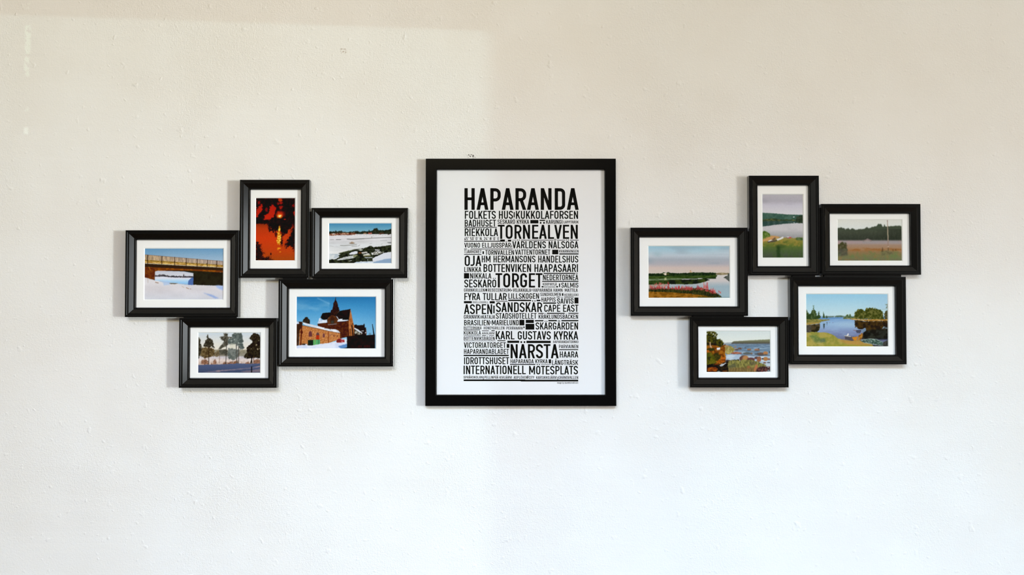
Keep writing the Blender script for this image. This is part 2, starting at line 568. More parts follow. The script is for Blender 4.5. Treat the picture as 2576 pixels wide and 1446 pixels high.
def pic_sunset():
    p = Pic((108, 68, 928, 1366), 1 / 8.264, 2)
    p.fill(p.grad([(68, (150, 26, 8)), (300, (186, 48, 14)), (520, (194, 56, 16)), (540, (30, 12, 6)), (596, (28, 12, 6)), (608, (140, 50, 18)),
                   (700, (182, 58, 7)), (900, (202, 60, 4)), (1150, (188, 64, 4)), (1366, (160, 70, 8))]))
    p.ell(780, 1000, 160, 200, (176, 66, 30), 1.2, 0.35)
    leaf = p.mix((20, 11, 5), (40, 18, 8), 26)
    p.poly([(108, 68), (928, 68), (928, 640), (850, 690), (770, 770), (690, 830), (640, 760), (560, 760), (500, 745), (440, 700),
            (375, 700), (365, 596), (108, 596)], leaf, 30, 20)
    red = p.grad([(68, (165, 32, 10)), (520, (192, 44, 14))])
    p.poly([(116, 320), (180, 250), (240, 190), (252, 230), (236, 340), (205, 380), (165, 420), (150, 470), (116, 480)], red, 16, 26)
    p.poly([(400, 245), (470, 200), (525, 260), (505, 380), (480, 460), (410, 500), (390, 520), (275, 525), (290, 430), (370, 400), (395, 320)], red, 16, 26)
    p.poly([(300, 290), (350, 270), (360, 360), (320, 350)], red, 14, 22, 0, 0.6)
    p.ell(175, 170, 26, 34, red, 0.5, 0.7, 0.6); p.ell(615, 115, 40, 40, (196, 60, 22), 0.5, 0.9, 0.8); p.ell(630, 175, 34, 24, red, 0.5, 0.9, 0.8)
    p.ell(632, 265, 36, 38, red, 0.5, 0.9, 0.9); p.ell(570, 190, 20, 26, red, 0.5, 0.7, 0.8); p.ell(890, 230, 26, 30, red, 0.5, 0.7, 0.8)
    p.poly([(885, 370), (922, 330), (924, 450), (895, 430)], red, 10, 20); p.ell(880, 680, 28, 60, (150, 48, 18), 0.6, 0.6, 0.9)
    p.ell(620, 400, 80, 60, (200, 50, 14), 0.9, 0.9, 0.5)
    p.ell(604, 448, 54, 42, (240, 110, 20), 0.7, 1.0, 0.3); p.ell(606, 445, 34, 24, (255, 236, 150), 0.5, 1.0, 0.9)
    p.ell(712, 512, 22, 8, (200, 50, 16), 0.6)
    p.poly([(590, 640), (612, 650), (628, 720), (600, 790), (640, 800), (632, 900), (625, 1030), (560, 1030), (548, 920), (565, 830), (575, 740)],
           p.mix((206, 110, 16), (248, 206, 80), 22, 2), 10, 20)
    for x, y, rx, ry in ((594, 1108, 36, 12), (575, 1135, 18, 7), (619, 1183, 18, 8)):
        p.ell(x, y, rx, ry, (236, 160, 40), 0.7)
    p.poly([(928, 640), (928, 1200), (880, 1100), (835, 1060), (745, 1115), (722, 1050), (760, 970), (820, 860), (850, 740)], leaf, 30, 20)
    p.poly([(640, 740), (700, 820), (650, 880), (670, 960), (655, 1080), (630, 1000), (640, 900)], leaf, 18, 20)
    p.poly([(520, 760), (560, 800), (535, 890), (505, 830)], leaf, 14, 18, 0, 0.8)
    p.poly([(370, 690), (500, 740), (480, 790), (430, 740), (385, 770)], leaf, 16, 18)
    p.poly([(700, 720), (760, 740), (780, 800), (720, 800)], leaf, 14, 18)
    bush = p.mix((22, 12, 4), (52, 24, 6), 24)
    p.poly([(108, 980), (150, 1000), (205, 1030), (225, 1110), (245, 1220), (290, 1170), (250, 1280), (300, 1320), (400, 1270), (420, 1340), (500, 1350), (510, 1366), (108, 1366)], bush, 34, 20)
    p.ell(428, 1225, 14, 26, bush, 0.4); p.ell(150, 990, 30, 16, bush, 0.5)
    p.grain(4)
    return p.done()


def pic_ice():
    p = Pic((140, 132, 2040, 1354), 1 / 12.05, 3)
    p.fill(p.grad([(132, (72, 134, 168)), (280, (100, 156, 180)), (400, (128, 174, 188)), (440, (210, 204, 202)), (600, (216, 208, 206)), (800, (212, 209, 206)), (1050, (224, 218, 212)), (1354, (214, 212, 212))]))
    p.img = p.img + ((p.noise(220, 3, 2.2, 0.5) - 0.5) * 22 * (p.Y > 480))[..., None]
    p.sky_line([(140, 392), (330, 385), (346, 345), (362, 385), (520, 368), (570, 402), (850, 406), (900, 392), (990, 372), (1080, 402), (1160, 380), (1330, 385), (1352, 315), (1375, 385), (1440, 372), (1500, 310), (1560, 285), (1610, 310), (1640, 345), (1850, 350), (2040, 318)], 462,
               p.mix((30, 34, 26), (50, 52, 40), 30), 14, 16)
    p.poly([(140, 455), (520, 430), (900, 425), (980, 455), (900, 490), (400, 498), (240, 515), (140, 508)], p.mix((92, 40, 24), (196, 150, 120), 26, 2, 1.4, 0.7, 0.4, 0.8), 8, 20)
    p.poly([(1320, 422), (1440, 422), (1440, 458), (1320, 458)], p.mix((150, 62, 48), (196, 110, 96), 20), 4, 14)
    p.poly([(1180, 430), (1275, 428), (1270, 460), (1180, 462)], (150, 112, 84), 5, 14); p.line([(1660, 440), (1800, 435)], 14, (130, 50, 36), 0.8)
    p.ell(1690, 470, 26, 10, (120, 70, 60), 0.6, 0.8); p.ell(1940, 470, 30, 14, (70, 52, 48), 0.6, 0.9); p.ell(290, 462, 34, 14, (226, 214, 208), 0.6)
    for x in range(420, 1900, 70):
        p.ell(x + (x * 7) % 40, 478 + (x * 13) % 40, 14, 7, (150, 120, 110), 0.8, 0.5)
    p.line([(185, 632), (290, 628)], 10, (120, 116, 108), 0.9); p.line([(365, 630), (500, 630)], 16, (98, 98, 92))
    p.line([(690, 612), (830, 622), (1000, 612), (1200, 602)], 20, (92, 94, 88)); p.line([(500, 618), (700, 606)], 8, (150, 148, 142), 0.8)
    p.line([(1190, 602), (1420, 585), (1640, 576), (2040, 564)], 15, (98, 98, 94)); p.line([(1430, 545), (1432, 585)], 12, (80, 70, 60))
    p.line([(140, 598), (900, 585), (2040, 548)], 9, (236, 228, 224), 0.7)
    p.ell(838, 736, 82, 16, (112, 84, 52), 0.4, 1, 0.5); p.ell(850, 712, 40, 20, (190, 160, 130), 0.7, 0.7); p.line([(825, 690), (845, 715)], 7, (110, 70, 40))
    p.line([(490, 805), (600, 812), (760, 798), (980, 774)], 13, (116, 114, 104)); p.line([(835, 826), (990, 826)], 12, (110, 106, 96), 0.9); p.line([(1020, 828), (1078, 792)], 9, (120, 116, 106))
    p.line([(165, 815), (280, 835)], 8, (160, 156, 150), 0.8); p.line([(1690, 662), (1890, 656)], 10, (152, 154, 156)); p.line([(1370, 752), (1440, 742)], 9, (160, 158, 154)); p.line([(1720, 770), (1750, 755)], 9, (150, 148, 144))
    p.poly([(1880, 712), (2040, 705), (2040, 742), (1940, 740)], (118, 118, 118), 4)
    dark = p.mix((26, 28, 20), (52, 56, 40), 60)
    p.poly([(430, 1040), (600, 1000), (900, 925), (1200, 890), (1300, 850), (1380, 815), (1480, 850), (1800, 830), (1900, 805), (2040, 785), (2040, 1000), (1900, 1020), (1700, 1085), (1450, 1200), (1480, 1285),
            (1100, 1290), (860, 1350), (140, 1350), (140, 1245), (350, 1215), (455, 1150), (430, 1100), (490, 1070)], dark, 10, 40)
    p.line([(480, 1035), (700, 985), (930, 930)], 24, (92, 96, 62), 0.7)
    snow = (222, 218, 220)
    p.poly([(750, 1060), (820, 1005), (950, 975), (1010, 990), (1008, 1050), (930, 1072), (790, 1085)], snow, 4)
    p.poly([(1010, 940), (1090, 915), (1190, 935), (1110, 965)], (182, 180, 166), 6, 20); p.poly([(1110, 1015), (1270, 988), (1315, 1030), (1160, 1052)], (200, 190, 180), 6, 20)
    p.ell(1080, 1030, 50, 26, (110, 66, 34), 0.6, 0.9)
    p.poly([(1170, 1082), (1340, 1040), (1405, 1095), (1190, 1115)], (206, 200, 188), 6, 20); p.poly([(1175, 1108), (1410, 1096), (1380, 1130), (1190, 1140)], (128, 120, 80), 4, 20)
    p.poly([(1420, 1030), (1580, 975), (1825, 1005), (1600, 1080), (1440, 1095)], p.mix((120, 116, 100), (224, 218, 212), 34, 2, 1, 1, 0.25, 0.6), 8, 24)
    p.poly([(1525, 918), (1695, 940), (1650, 962), (1540, 958)], (204, 198, 196), 4); p.poly([(1205, 1160), (1470, 1158), (1440, 1184), (1260, 1190)], p.mix((120, 122, 116), (196, 196, 192), 26), 5, 20)
    p.line([(1310, 935), (1430, 925)], 8, (120, 122, 100), 0.8); p.ell(1310, 1240, 14, 16, (170, 170, 160), 0.5)
    p.poly([(370, 1240), (560, 1170), (800, 1115), (950, 1085), (1005, 1105), (900, 1190), (600, 1232), (430, 1256)], p.mix((176, 176, 168), (206, 202, 198), 60), 6, 24)
    p.poly([(860, 1100), (1010, 1085), (1020, 1120), (900, 1170)], (112, 110, 58), 6, 24, 6, 0.7)
    p.poly([(140, 1060), (430, 1056), (495, 1075), (430, 1112), (450, 1140), (330, 1190), (140, 1242)], p.mix((178, 184, 188), (214, 212, 208), 70), 6, 24)
    p.poly([(730, 1270), (830, 1250), (840, 1270), (760, 1282)], (176, 172, 160), 3)
    p.poly([(1450, 1240), (1500, 1180), (1800, 1030), (2040, 998), (2040, 1195), (1700, 1262), (1490, 1290)], (216, 213, 216), 5, 30)
    p.poly([(850, 1354), (980, 1300), (1450, 1278), (1510, 1300), (1440, 1354)], p.mix((190, 196, 206), (214, 216, 218), 60), 5, 30)
    p.poly([(1440, 1354), (1510, 1298), (1800, 1222), (2040, 1192), (2040, 1354)], (138, 158, 180), 5, 30, 6)
    p.grain(4)
    return p.done()


def pic_church():
    p = Pic((96, 104, 2034, 1370), 1 / 9.64, 4)
    p.fill(p.grad([(104, (44, 114, 166)), (300, (62, 136, 184)), (500, (84, 154, 198)), (800, (120, 178, 212)), (1050, (140, 190, 216))]))
    p.put(np.clip((p.X - 1500) / 900, 0, 1), (46, 110, 165), 0.25)
    p.put(np.clip((p.noise(240, 3, 2, 0.6) - 0.45) * 2.2, 0, 1) * (p.X < 900) * np.clip(1 - abs(p.Y - 380) / 220, 0, 1), (140, 182, 206), 0.6)
    p.line([(620, 150), (760, 215), (900, 280)], 30, (128, 176, 204), 0.5, 30)
    dk = (34, 21, 15)
    p.poly([(1500, 790), (1560, 778), (1570, 800), (1728, 790), (1735, 760), (1755, 765), (1760, 850), (1790, 850), (1805, 1040), (1500, 1070)], dk, 3)
    p.poly([(1495, 850), (1600, 900), (1705, 985), (1700, 1000), (1600, 950), (1495, 880)], (216, 218, 224)); p.poly([(1505, 905), (1700, 1005), (1640, 1035), (1505, 1000)], p.mix((60, 50, 40), (186, 178, 160), 24, 1, 0.5, 1.5), 2)
    p.poly([(1660, 935), (1735, 925), (1735, 945), (1680, 945)], (206, 206, 210))
    p.poly([(1785, 860), (1808, 980), (1800, 1030), (1775, 1010)], (96, 60, 46)); p.ell(1782, 978, 18, 10, (214, 214, 220), 0.4)
    wall = p.mix((66, 30, 14), (92, 46, 24), 40)
    p.poly([(612, 762), (850, 735), (1372, 690), (1388, 1070), (1160, 1118), (900, 905), (620, 815)], wall, 2)
    p.poly([(735, 505), (930, 485), (1040, 560), (1160, 450), (1412, 405), (1370, 690), (1120, 690), (1050, 580), (880, 640), (830, 720), (680, 620)], p.mix((24, 16, 12), (38, 26, 20), 60), 2)
    p.poly([(610, 757), (640, 690), (650, 640), (692, 615), (704, 672), (842, 664), (842, 738)], p.mix((188, 198, 216), (226, 228, 234), 50), 3)
    p.poly([(960, 540), (1075, 600), (1112, 672), (1085, 760), (862, 772), (842, 680), (880, 610)], p.mix((74, 40, 24), (98, 56, 34), 40), 2)
    p.ell(972, 690, 52, 90, (62, 36, 24), 0.2); p.poly([(935, 690), (1012, 685), (1010, 750), (938, 756)], (58, 54, 46)); p.line([(972, 690), (972, 752)], 6, (90, 84, 70), 0.7)
    p.line([(880, 615), (845, 672)], 9, (150, 128, 110), 0.8)
    p.poly([(1050, 572), (1085, 590), (1132, 652), (1222, 640), (1212, 668), (1360, 668), (1364, 685), (1090, 712), (1122, 655)], (224, 225, 232), 3)
    p.poly([(1044, 118), (1052, 118), (1058, 190), (1102, 272), (1112, 360), (1132, 372), (1135, 420), (1152, 440), (1060, 560), (960, 550), (932, 485), (935, 435), (968, 425), (978, 366), (988, 362), (994, 270), (1036, 190)],
           p.mix((36, 20, 14), (56, 34, 24), 40), 2)
    p.line([(1060, 545), (1150, 450)], 8, (96, 74, 60), 0.6)
    p.poly([(1412, 408), (1482, 750), (1502, 790), (1502, 1055), (1388, 1060), (1372, 900), (1372, 690)], p.mix((160, 90, 46), (196, 122, 68), 40), 2)
    p.poly([(1432, 795), (1460, 795), (1492, 1055), (1462, 1055)], (30, 18, 14)); p.line([(1405, 880), (1415, 1050)], 14, (60, 30, 20), 0.8); p.line([(1412, 640), (1408, 760)], 10, (110, 60, 34), 0.6)
    p.poly([(1440, 760), (1480, 740), (1490, 780), (1460, 800)], (120, 66, 34)); p.line([(1315, 880), (1335, 1050)], 12, (96, 50, 28), 0.6)
    p.line([(870, 785), (1070, 768)], 20, (128, 116, 116), 0.9)
    p.poly([(252, 690), (268, 655), (300, 632), (308, 606), (345, 598), (378, 606), (385, 635), (415, 660), (428, 690), (422, 772), (255, 726)], p.mix((40, 32, 26), (62, 54, 44), 40), 2)
    p.line([(345, 660), (345, 740)], 8, (30, 24, 20)); p.line([(385, 670), (380, 745)], 7, (30, 24, 20))
    brick = p.mix((166, 96, 48), (208, 138, 82), 14, 2)
    p.poly([(238, 806), (600, 866), (880, 935), (1162, 985), (1162, 1118), (1080, 1160), (890, 1225), (600, 1265), (165, 1280), (180, 900)], brick)
    p.poly([(96, 705), (250, 715), (245, 830), (205, 880), (180, 910), (160, 1282), (96, 1295)], p.mix((58, 36, 26), (76, 50, 36), 60), 2)
    p.line([(222, 830), (225, 950), (205, 1275)], 34, p.mix((76, 28, 14), (110, 46, 24), 40)); p.ell(226, 965, 34, 44, (86, 34, 20), 0.3)
    p.poly([(235, 732), (310, 740), (600, 812), (880, 885), (1050, 900), (1120, 925), (1168, 985), (1100, 975), (890, 935), (600, 868), (300, 785)], p.mix((206, 206, 212), (234, 232, 236), 60), 3)
    p.line([(240, 795), (600, 878), (890, 945), (1165, 995)], 12, (110, 66, 40), 0.8); p.line([(780, 868), (900, 880), (930, 905)], 12, (60, 40, 30), 0.7)
    p.poly([(96, 705), (155, 715), (168, 765), (96, 768)], (196, 206, 222))
    for x, y, rx, ry, c in ((440, 1005, 40, 68, (104, 54, 56)), (766, 1042, 26, 50, (112, 62, 62)), (916, 1035, 14, 32, (150, 96, 70)), (964, 1020, 9, 18, (130, 80, 52)), (1010, 1048, 14, 26, (124, 64, 44)), (1092, 1058, 11, 22, (96, 46, 30))):
        p.ell(x, y, rx + 10, ry + 10, (204, 140, 92), 0.3, 0.8); p.ell(x, y, rx, ry, c, 0.25); p.poly([(x - rx, y), (x + rx, y), (x + rx, y + ry), (x - rx, y + ry)], c)
    p.ell(620, 1040, 56, 84, (206, 142, 92), 0.3, 0.8); p.ell(620, 1045, 42, 75, (96, 60, 60), 0.2); p.poly([(580, 1040), (662, 1040), (662, 1150), (580, 1150)], (176, 52, 28)); p.line([(620, 1040), (620, 1150)], 6, (140, 36, 20))
    p.line([(878, 945), (880, 1220)], 20, (132, 62, 34))
    p.poly([(96, 1300), (250, 1270), (450, 1280), (890, 1222), (1070, 1195), (1290, 1150), (1328, 1240), (1175, 1370), (96, 1370)], p.mix((206, 208, 226), (222, 220, 230), 100), 5, 40)
    p.poly([(1110, 1300), (1328, 1245), (1328, 1335), (1180, 1362)], (92, 132, 182), 4, 30, 5); p.ell(290, 1258, 60, 18, (54, 44, 40), 0.4); p.ell(340, 1260, 24, 12, (220, 222, 232), 0.5)
    p.poly([(378, 1155), (512, 1150), (512, 1282), (378, 1286)], (30, 40, 32)); p.poly([(512, 1148), (562, 1146), (562, 1272), (512, 1276)], p.mix((70, 130, 66), (98, 168, 96), 24, 1, 0.6, 3))
    p.poly([(568, 1148), (628, 1146), (628, 1262), (568, 1266)], (86, 168, 104)); p.poly([(634, 1144), (672, 1148), (672, 1252), (634, 1256)], (74, 154, 104)); p.line([(631, 1148), (631, 1260)], 7, (24, 40, 28))
    p.ell(1010, 1216, 70, 12, (228, 222, 226), 0.6)
    p.ell(1290, 1180, 40, 56, (220, 220, 226), 0.3); p.poly([(1066, 1190), (1090, 1140), (1130, 1120), (1215, 1122), (1268, 1155), (1278, 1206), (1180, 1216), (1085, 1216)], (166, 52, 54), 3)
    p.poly([(1070, 1190), (1095, 1145), (1130, 1130), (1170, 1135), (1175, 1210), (1085, 1216)], (118, 42, 38), 3); p.ell(1225, 1138, 40, 12, (214, 190, 196), 0.5); p.ell(1210, 1196, 12, 10, (220, 180, 180), 0.5)
    p.poly([(1328, 1062), (1500, 1052), (1800, 1036), (2010, 1026), (2010, 1364), (1180, 1366), (1328, 1335)], p.mix((22, 14, 11), (36, 24, 18), 80), 2)
    p.poly([(1936, 770), (1950, 770), (1975, 900), (2006, 1060), (1972, 1060)], (28, 22, 20)); p.line([(1872, 985), (1872, 1035)], 8, (50, 40, 40)); p.line([(1904, 985), (1904, 1035)], 8, (50, 40, 40))
    for x in (1625, 1672, 1768, 1812, 1842, 1880):
        p.line([(x, 1292), (x, 1328)], 9, (104, 14, 10), 0.8); p.line([(x - 14, 1290), (x + 6, 1290)], 7, (96, 14, 10), 0.7); p.line([(x - 14, 1310), (x + 6, 1308)], 6, (90, 14, 10), 0.6)
    p.grain(4)
    return p.done()


def pic_pines():
    p = Pic((104, 134, 1990, 1358), 1 / 12.05, 5)
    p.fill(p.grad([(134, (202, 210, 218)), (350, (220, 218, 214)), (640, (232, 222, 206)), (660, (150, 140, 118)), (820, (132, 124, 108)), (870, (206, 196, 200)), (960, (226, 208, 200)), (1080, (206, 180, 166))]))
    p.img = p.img + ((p.noise(60, 3) - 0.5) * 30 * ((p.Y > 640) & (p.Y < 1090)))[..., None]
    shr = p.mix((104, 66, 46), (150, 100, 74), 30)
    for x0, x1, y in ((200, 420, 930), (380, 410, 980), (490, 545, 1010), (560, 665, 940), (850, 1000, 1000), (980, 1260, 1000), (1180, 1330, 960), (1390, 1430, 1000), (1500, 1700, 1010), (1780, 1990, 930)):
        p.poly([(x0, 1085), (x0 + 15, y + 40), ((x0 + x1) / 2, y), (x1 - 15, y + 40), (x1, 1085)], shr, 20, 24, 0, 0.85)
    g = p.mix((48, 42, 34), (78, 72, 58), 44)
    br = p.mix((74, 58, 38), (116, 96, 64), 40)
    p.poly([(104, 270), (150, 300), (190, 370), (165, 440), (205, 500), (220, 640), (200, 760), (150, 840), (120, 960), (104, 960)], g, 16, 30)
    p.poly([(230, 600), (350, 560), (480, 580), (600, 640), (610, 740), (560, 830), (470, 890), (330, 900), (200, 860), (150, 800), (215, 700)], br, 26, 36)
    p.poly([(590, 760), (640, 700), (740, 660), (760, 800), (700, 880), (590, 860)], br, 22, 30, 0, 0.7)
    p.poly([(386, 195), (404, 200), (412, 280), (470, 320), (540, 370), (550, 430), (580, 480), (570, 530), (612, 600), (560, 590), (520, 540), (440, 600), (330, 560), (250, 570), (290, 480), (330, 420), (316, 375), (380, 330), (360, 260)], g, 14, 26)
    p.poly([(745, 650), (900, 630), (1010, 680), (1000, 780), (940, 830), (840, 790), (760, 820), (730, 740)], p.mix((74, 72, 62), (104, 98, 84), 40), 20, 30)
    p.poly([(878, 165), (940, 148), (1004, 178), (992, 270), (1130, 258), (1120, 300), (1010, 320), (1010, 500), (960, 530), (930, 560), (840, 590), (790, 640), (705, 632), (770, 560), (830, 480), (890, 410), (790, 340), (752, 265), (870, 245)],
           p.mix((64, 60, 50), (100, 94, 82), 36), 14, 24)
    grey = p.mix((78, 86, 82), (112, 118, 112), 40)  # haze of a glass reflection put into the tree colour
    p.poly([(1120, 215), (1180, 150), (1400, 150), (1445, 250), (1440, 330), (1470, 400), (1440, 440), (1465, 520), (1500, 600), (1440, 650), (1350, 650), (1320, 560), (1250, 480), (1150, 500), (1060, 520), (1000, 440), (1000, 340), (1130, 290)], grey, 14, 26)
    p.poly([(1010, 600), (1200, 620), (1340, 640), (1350, 760), (1290, 900), (1200, 960), (1050, 940), (980, 800)], p.mix((92, 98, 92), (126, 128, 122), 50), 24, 36)
    p.poly([(1060, 480), (1180, 470), (1240, 520), (1220, 590), (1120, 620), (1040, 590)], (214, 206, 184), 20, 26, 0, 0.6)
    for x, y in ((1045, 305), (1195, 358), (1100, 385), (1320, 450), (1440, 450), (1360, 610), (850, 470), (990, 540)):
        p.ell(x, y, 14, 16, (214, 214, 206), 0.5, 0.8, 0.6)
    dk = p.mix((34, 27, 20), (54, 46, 34), 40)
    p.poly([(1730, 185), (1790, 152), (1900, 172), (1960, 235), (1990, 300), (1990, 900), (1900, 910), (1790, 890), (1680, 910), (1590, 920), (1480, 880), (1500, 800), (1570, 730), (1560, 590), (1640, 520), (1720, 460), (1730, 390), (1690, 350), (1640, 325)], dk, 16, 28)
    for x, y, r in ((1855, 505, 22), (1895, 632, 22), (1960, 620, 16), (1700, 625, 12), (1930, 380, 12)):
        p.ell(x, y, r, r, (196, 176, 140), 0.6, 0.8, 0.6)
    tr = (48, 34, 26)
    p.line([(432, 540), (430, 1095)], 20, tr); p.line([(318, 780), (320, 1078)], 14, (84, 54, 38), 0.9); p.line([(962, 380), (955, 700), (940, 1092)], 20, (60, 54, 50)); p.line([(750, 800), (748, 1060)], 16, (120, 88, 70), 0.7)
    p.line([(1252, 470), (1262, 800), (1276, 1062)], 26, (86, 82, 76)); p.line([(1325, 560), (1325, 1062)], 22, (84, 72, 66)); p.line([(1140, 760), (1150, 1050)], 14, (110, 108, 100), 0.7)
    p.line([(1745, 820), (1715, 950), (1728, 1085)], 30, (30, 22, 18)); p.line([(1710, 960), (1680, 1070)], 24, (34, 26, 20)); p.line([(1775, 860), (1775, 1060)], 20, (80, 48, 34), 0.8)
    p.poly([(104, 1105), (420, 1095), (900, 1085), (1300, 1062), (1700, 1075), (1990, 1060), (1990, 1358), (104, 1358)], p.grad([(1060, (84, 94, 124)), (1200, (74, 84, 114)), (1358, (62, 70, 94))]), 6, 30)
    p.poly([(230, 1325), (700, 1268), (1000, 1250), (1600, 1195), (1990, 1125), (1990, 1160), (1700, 1215), (1100, 1265), (700, 1318)], p.mix((120, 112, 128), (172, 142, 140), 60, 2, 2, 0.6), 8, 30, 8, 0.85)
    p.poly([(1380, 1300), (1800, 1255), (1990, 1215), (1990, 1320), (1500, 1330)], (140, 118, 122), 8, 30, 12, 0.75); p.poly([(1700, 1130), (1990, 1080), (1990, 1120), (1700, 1190)], (66, 78, 104), 6, 30, 8, 0.7)
    p.line([(1718, 1165), (1718, 1352)], 30, (16, 14, 20))
    p.grain(4)
    return p.done()


def pic_river_meadow():
    p = Pic((100, 130, 2010, 1350), 1 / 9.33, 6)
    p.fill(p.grad([(130, (160, 196, 210)), (260, (180, 202, 210)), (360, (196, 202, 206)), (450, (174, 176, 182)), (560, (184, 176, 178)), (640, (214, 190, 178)), (770, (216, 198, 184)), (800, (214, 204, 198)), (950, (210, 198, 192)), (1080, (166, 178, 182)), (1350, (160, 182, 188))]))
    p.put(np.clip((p.noise(320, 3, 2.4, 0.5) - 0.5) * 3, 0, 1) * (p.Y < 560), (150, 160, 170), 0.35)
    p.ell(320, 330, 90, 50, (148, 176, 182), 1.4, 0.35); p.put(np.clip((p.X - 1300) / 900, 0, 1) * (p.Y < 330) * (p.Y > 220), (206, 208, 210), 0.5); p.put(np.clip((300 - p.X) / 300, 0, 1) * np.clip(1 - abs(p.Y - 490) / 90, 0, 1), (134, 152, 160), 0.6)
    p.poly([(1060, 750), (1075, 735), (1075, 710), (1088, 692), (1100, 706), (1104, 730), (1140, 752)], (222, 178, 130), 2); p.ell(1090, 715, 10, 9, (140, 96, 80), 0.4)
    p.poly([(1680, 768), (1800, 756), (2010, 766), (2010, 800), (1800, 815), (1680, 805)], p.mix((128, 114, 84), (176, 156, 120), 30, 2, 2, 0.7), 4, 20)
    p.sky_line([(100, 780), (420, 775), (460, 745), (520, 770), (570, 740), (640, 765), (760, 772), (1060, 765), (1150, 752), (1300, 755), (1560, 755), (1680, 765)], 900, p.mix((26, 40, 22), (44, 60, 34), 40), 7, 22)
    p.poly([(450, 775), (525, 760), (528, 815), (490, 818)], (236, 216, 188), 3); p.ell(560, 790, 28, 18, (86, 84, 44), 0.5)
    p.poly([(100, 838), (800, 830), (1500, 820), (1710, 815), (1700, 850), (1560, 872), (1300, 885), (600, 900), (100, 920)], p.mix((44, 64, 24), (66, 84, 40), 50, 2, 2, 0.6), 5, 30)
    p.poly([(100, 900), (880, 890), (900, 925), (500, 945), (100, 960)], p.mix((84, 104, 66), (120, 132, 96), 50, 2, 2, 0.5), 5, 30)
    p.poly([(1250, 888), (1340, 885), (1400, 900), (1280, 906)], (216, 206, 196)); p.line([(910, 905), (975, 902)], 12, (190, 190, 170), 0.9); p.line([(580, 905), (880, 898)], 6, (140, 152, 126), 0.6)
    p.poly([(480, 880), (525, 872), (532, 930), (480, 938)], (196, 190, 140), 6, 20, 4, 0.9)
    p.poly([(100, 950), (560, 930), (950, 915), (1300, 905), (1440, 892), (1540, 925), (1440, 965), (1250, 1015), (1080, 1026), (880, 1026), (500, 1025), (300, 1035), (100, 1045)], p.mix((26, 34, 14), (56, 68, 30), 50, 3, 1.5, 0.7), 5, 30)
    p.poly([(100, 960), (480, 940), (460, 990), (100, 1010)], (62, 86, 40), 6, 30, 8, 0.7)
    p.poly([(1855, 868), (1950, 822), (1960, 778), (2010, 768), (2010, 985), (1950, 930)], p.mix((60, 66, 58), (92, 94, 86), 40), 4, 20)
    p.put(np.clip((p.X - 1300) / 400, 0, 1) * np.clip(1 - abs(p.Y - 1080) / 120, 0, 1), (150, 174, 184), 0.3)
    p.poly([(100, 1030), (560, 1030), (580, 1060), (100, 1110)], (170, 150, 128), 6, 30, 8, 0.8)
    red = p.mix((176, 56, 62), (100, 70, 46), 22, 2, 0.5, 1.6, 0.35, 0.7)
    dg = p.mix((36, 40, 18), (66, 66, 34), 30, 3, 0.6, 1.6)
    p.poly([(100, 1150), (250, 1110), (700, 1130), (1100, 1120), (1350, 1110), (1500, 1150), (1680, 1230), (1790, 1290), (1800, 1340), (1500, 1340), (1200, 1265), (700, 1232), (100, 1198)], dg, 14, 24)
    def spikes(x0, x1, y, h, n, seed):
        r = random.Random(seed)
        for _ in range(n):
            x = r.uniform(x0, x1); hh = h * r.uniform(0.5, 1.1); yy = y + r.uniform(-18, 28)
            cc = r.choice([(190, 62, 62), (206, 92, 84), (160, 48, 52), (214, 110, 100)])
            p.poly([(x - 13, yy), (x - 8, yy - hh * .6), (x, yy - hh), (x + 8, yy - hh * .6), (x + 13, yy)], cc, 4, 12, 0, 0.9)
    spikes(110, 600, 1120, 80, 26, 1); spikes(200, 580, 1040, 60, 14, 2); spikes(550, 1000, 1150, 95, 34, 3); spikes(950, 1350, 1150, 100, 26, 4)
    spikes(1380, 1500, 1120, 160, 7, 5); spikes(1300, 1700, 1200, 110, 22, 6); spikes(1560, 1700, 1240, 80, 8, 7); spikes(1720, 1850, 1225, 50, 5, 8)
    p.poly([(100, 1120), (300, 1100), (900, 1120), (1300, 1130), (1250, 1160), (900, 1165), (500, 1150), (100, 1150)], red, 14, 24, 0, 0.6)
    p.poly([(100, 1160), (500, 1140), (1100, 1170), (1400, 1170), (1600, 1250), (1600, 1300), (1300, 1275), (700, 1232), (100, 1198)], dg, 14, 24)
    p.poly([(100, 1200), (600, 1214), (1100, 1250), (1400, 1290), (1620, 1350), (100, 1350)], p.mix((120, 76, 16), (164, 108, 40), 40, 3, 1.4, 0.7), 6, 26)
    p.poly([(1250, 1310), (1600, 1320), (1700, 1350), (1250, 1350)], (84, 74, 26), 8, 26, 6, 0.8)
    p.line([(1700, 1335), (2010, 1335)], 14, (86, 100, 90), 0.6)
    p.grain(4)
    return p.done()


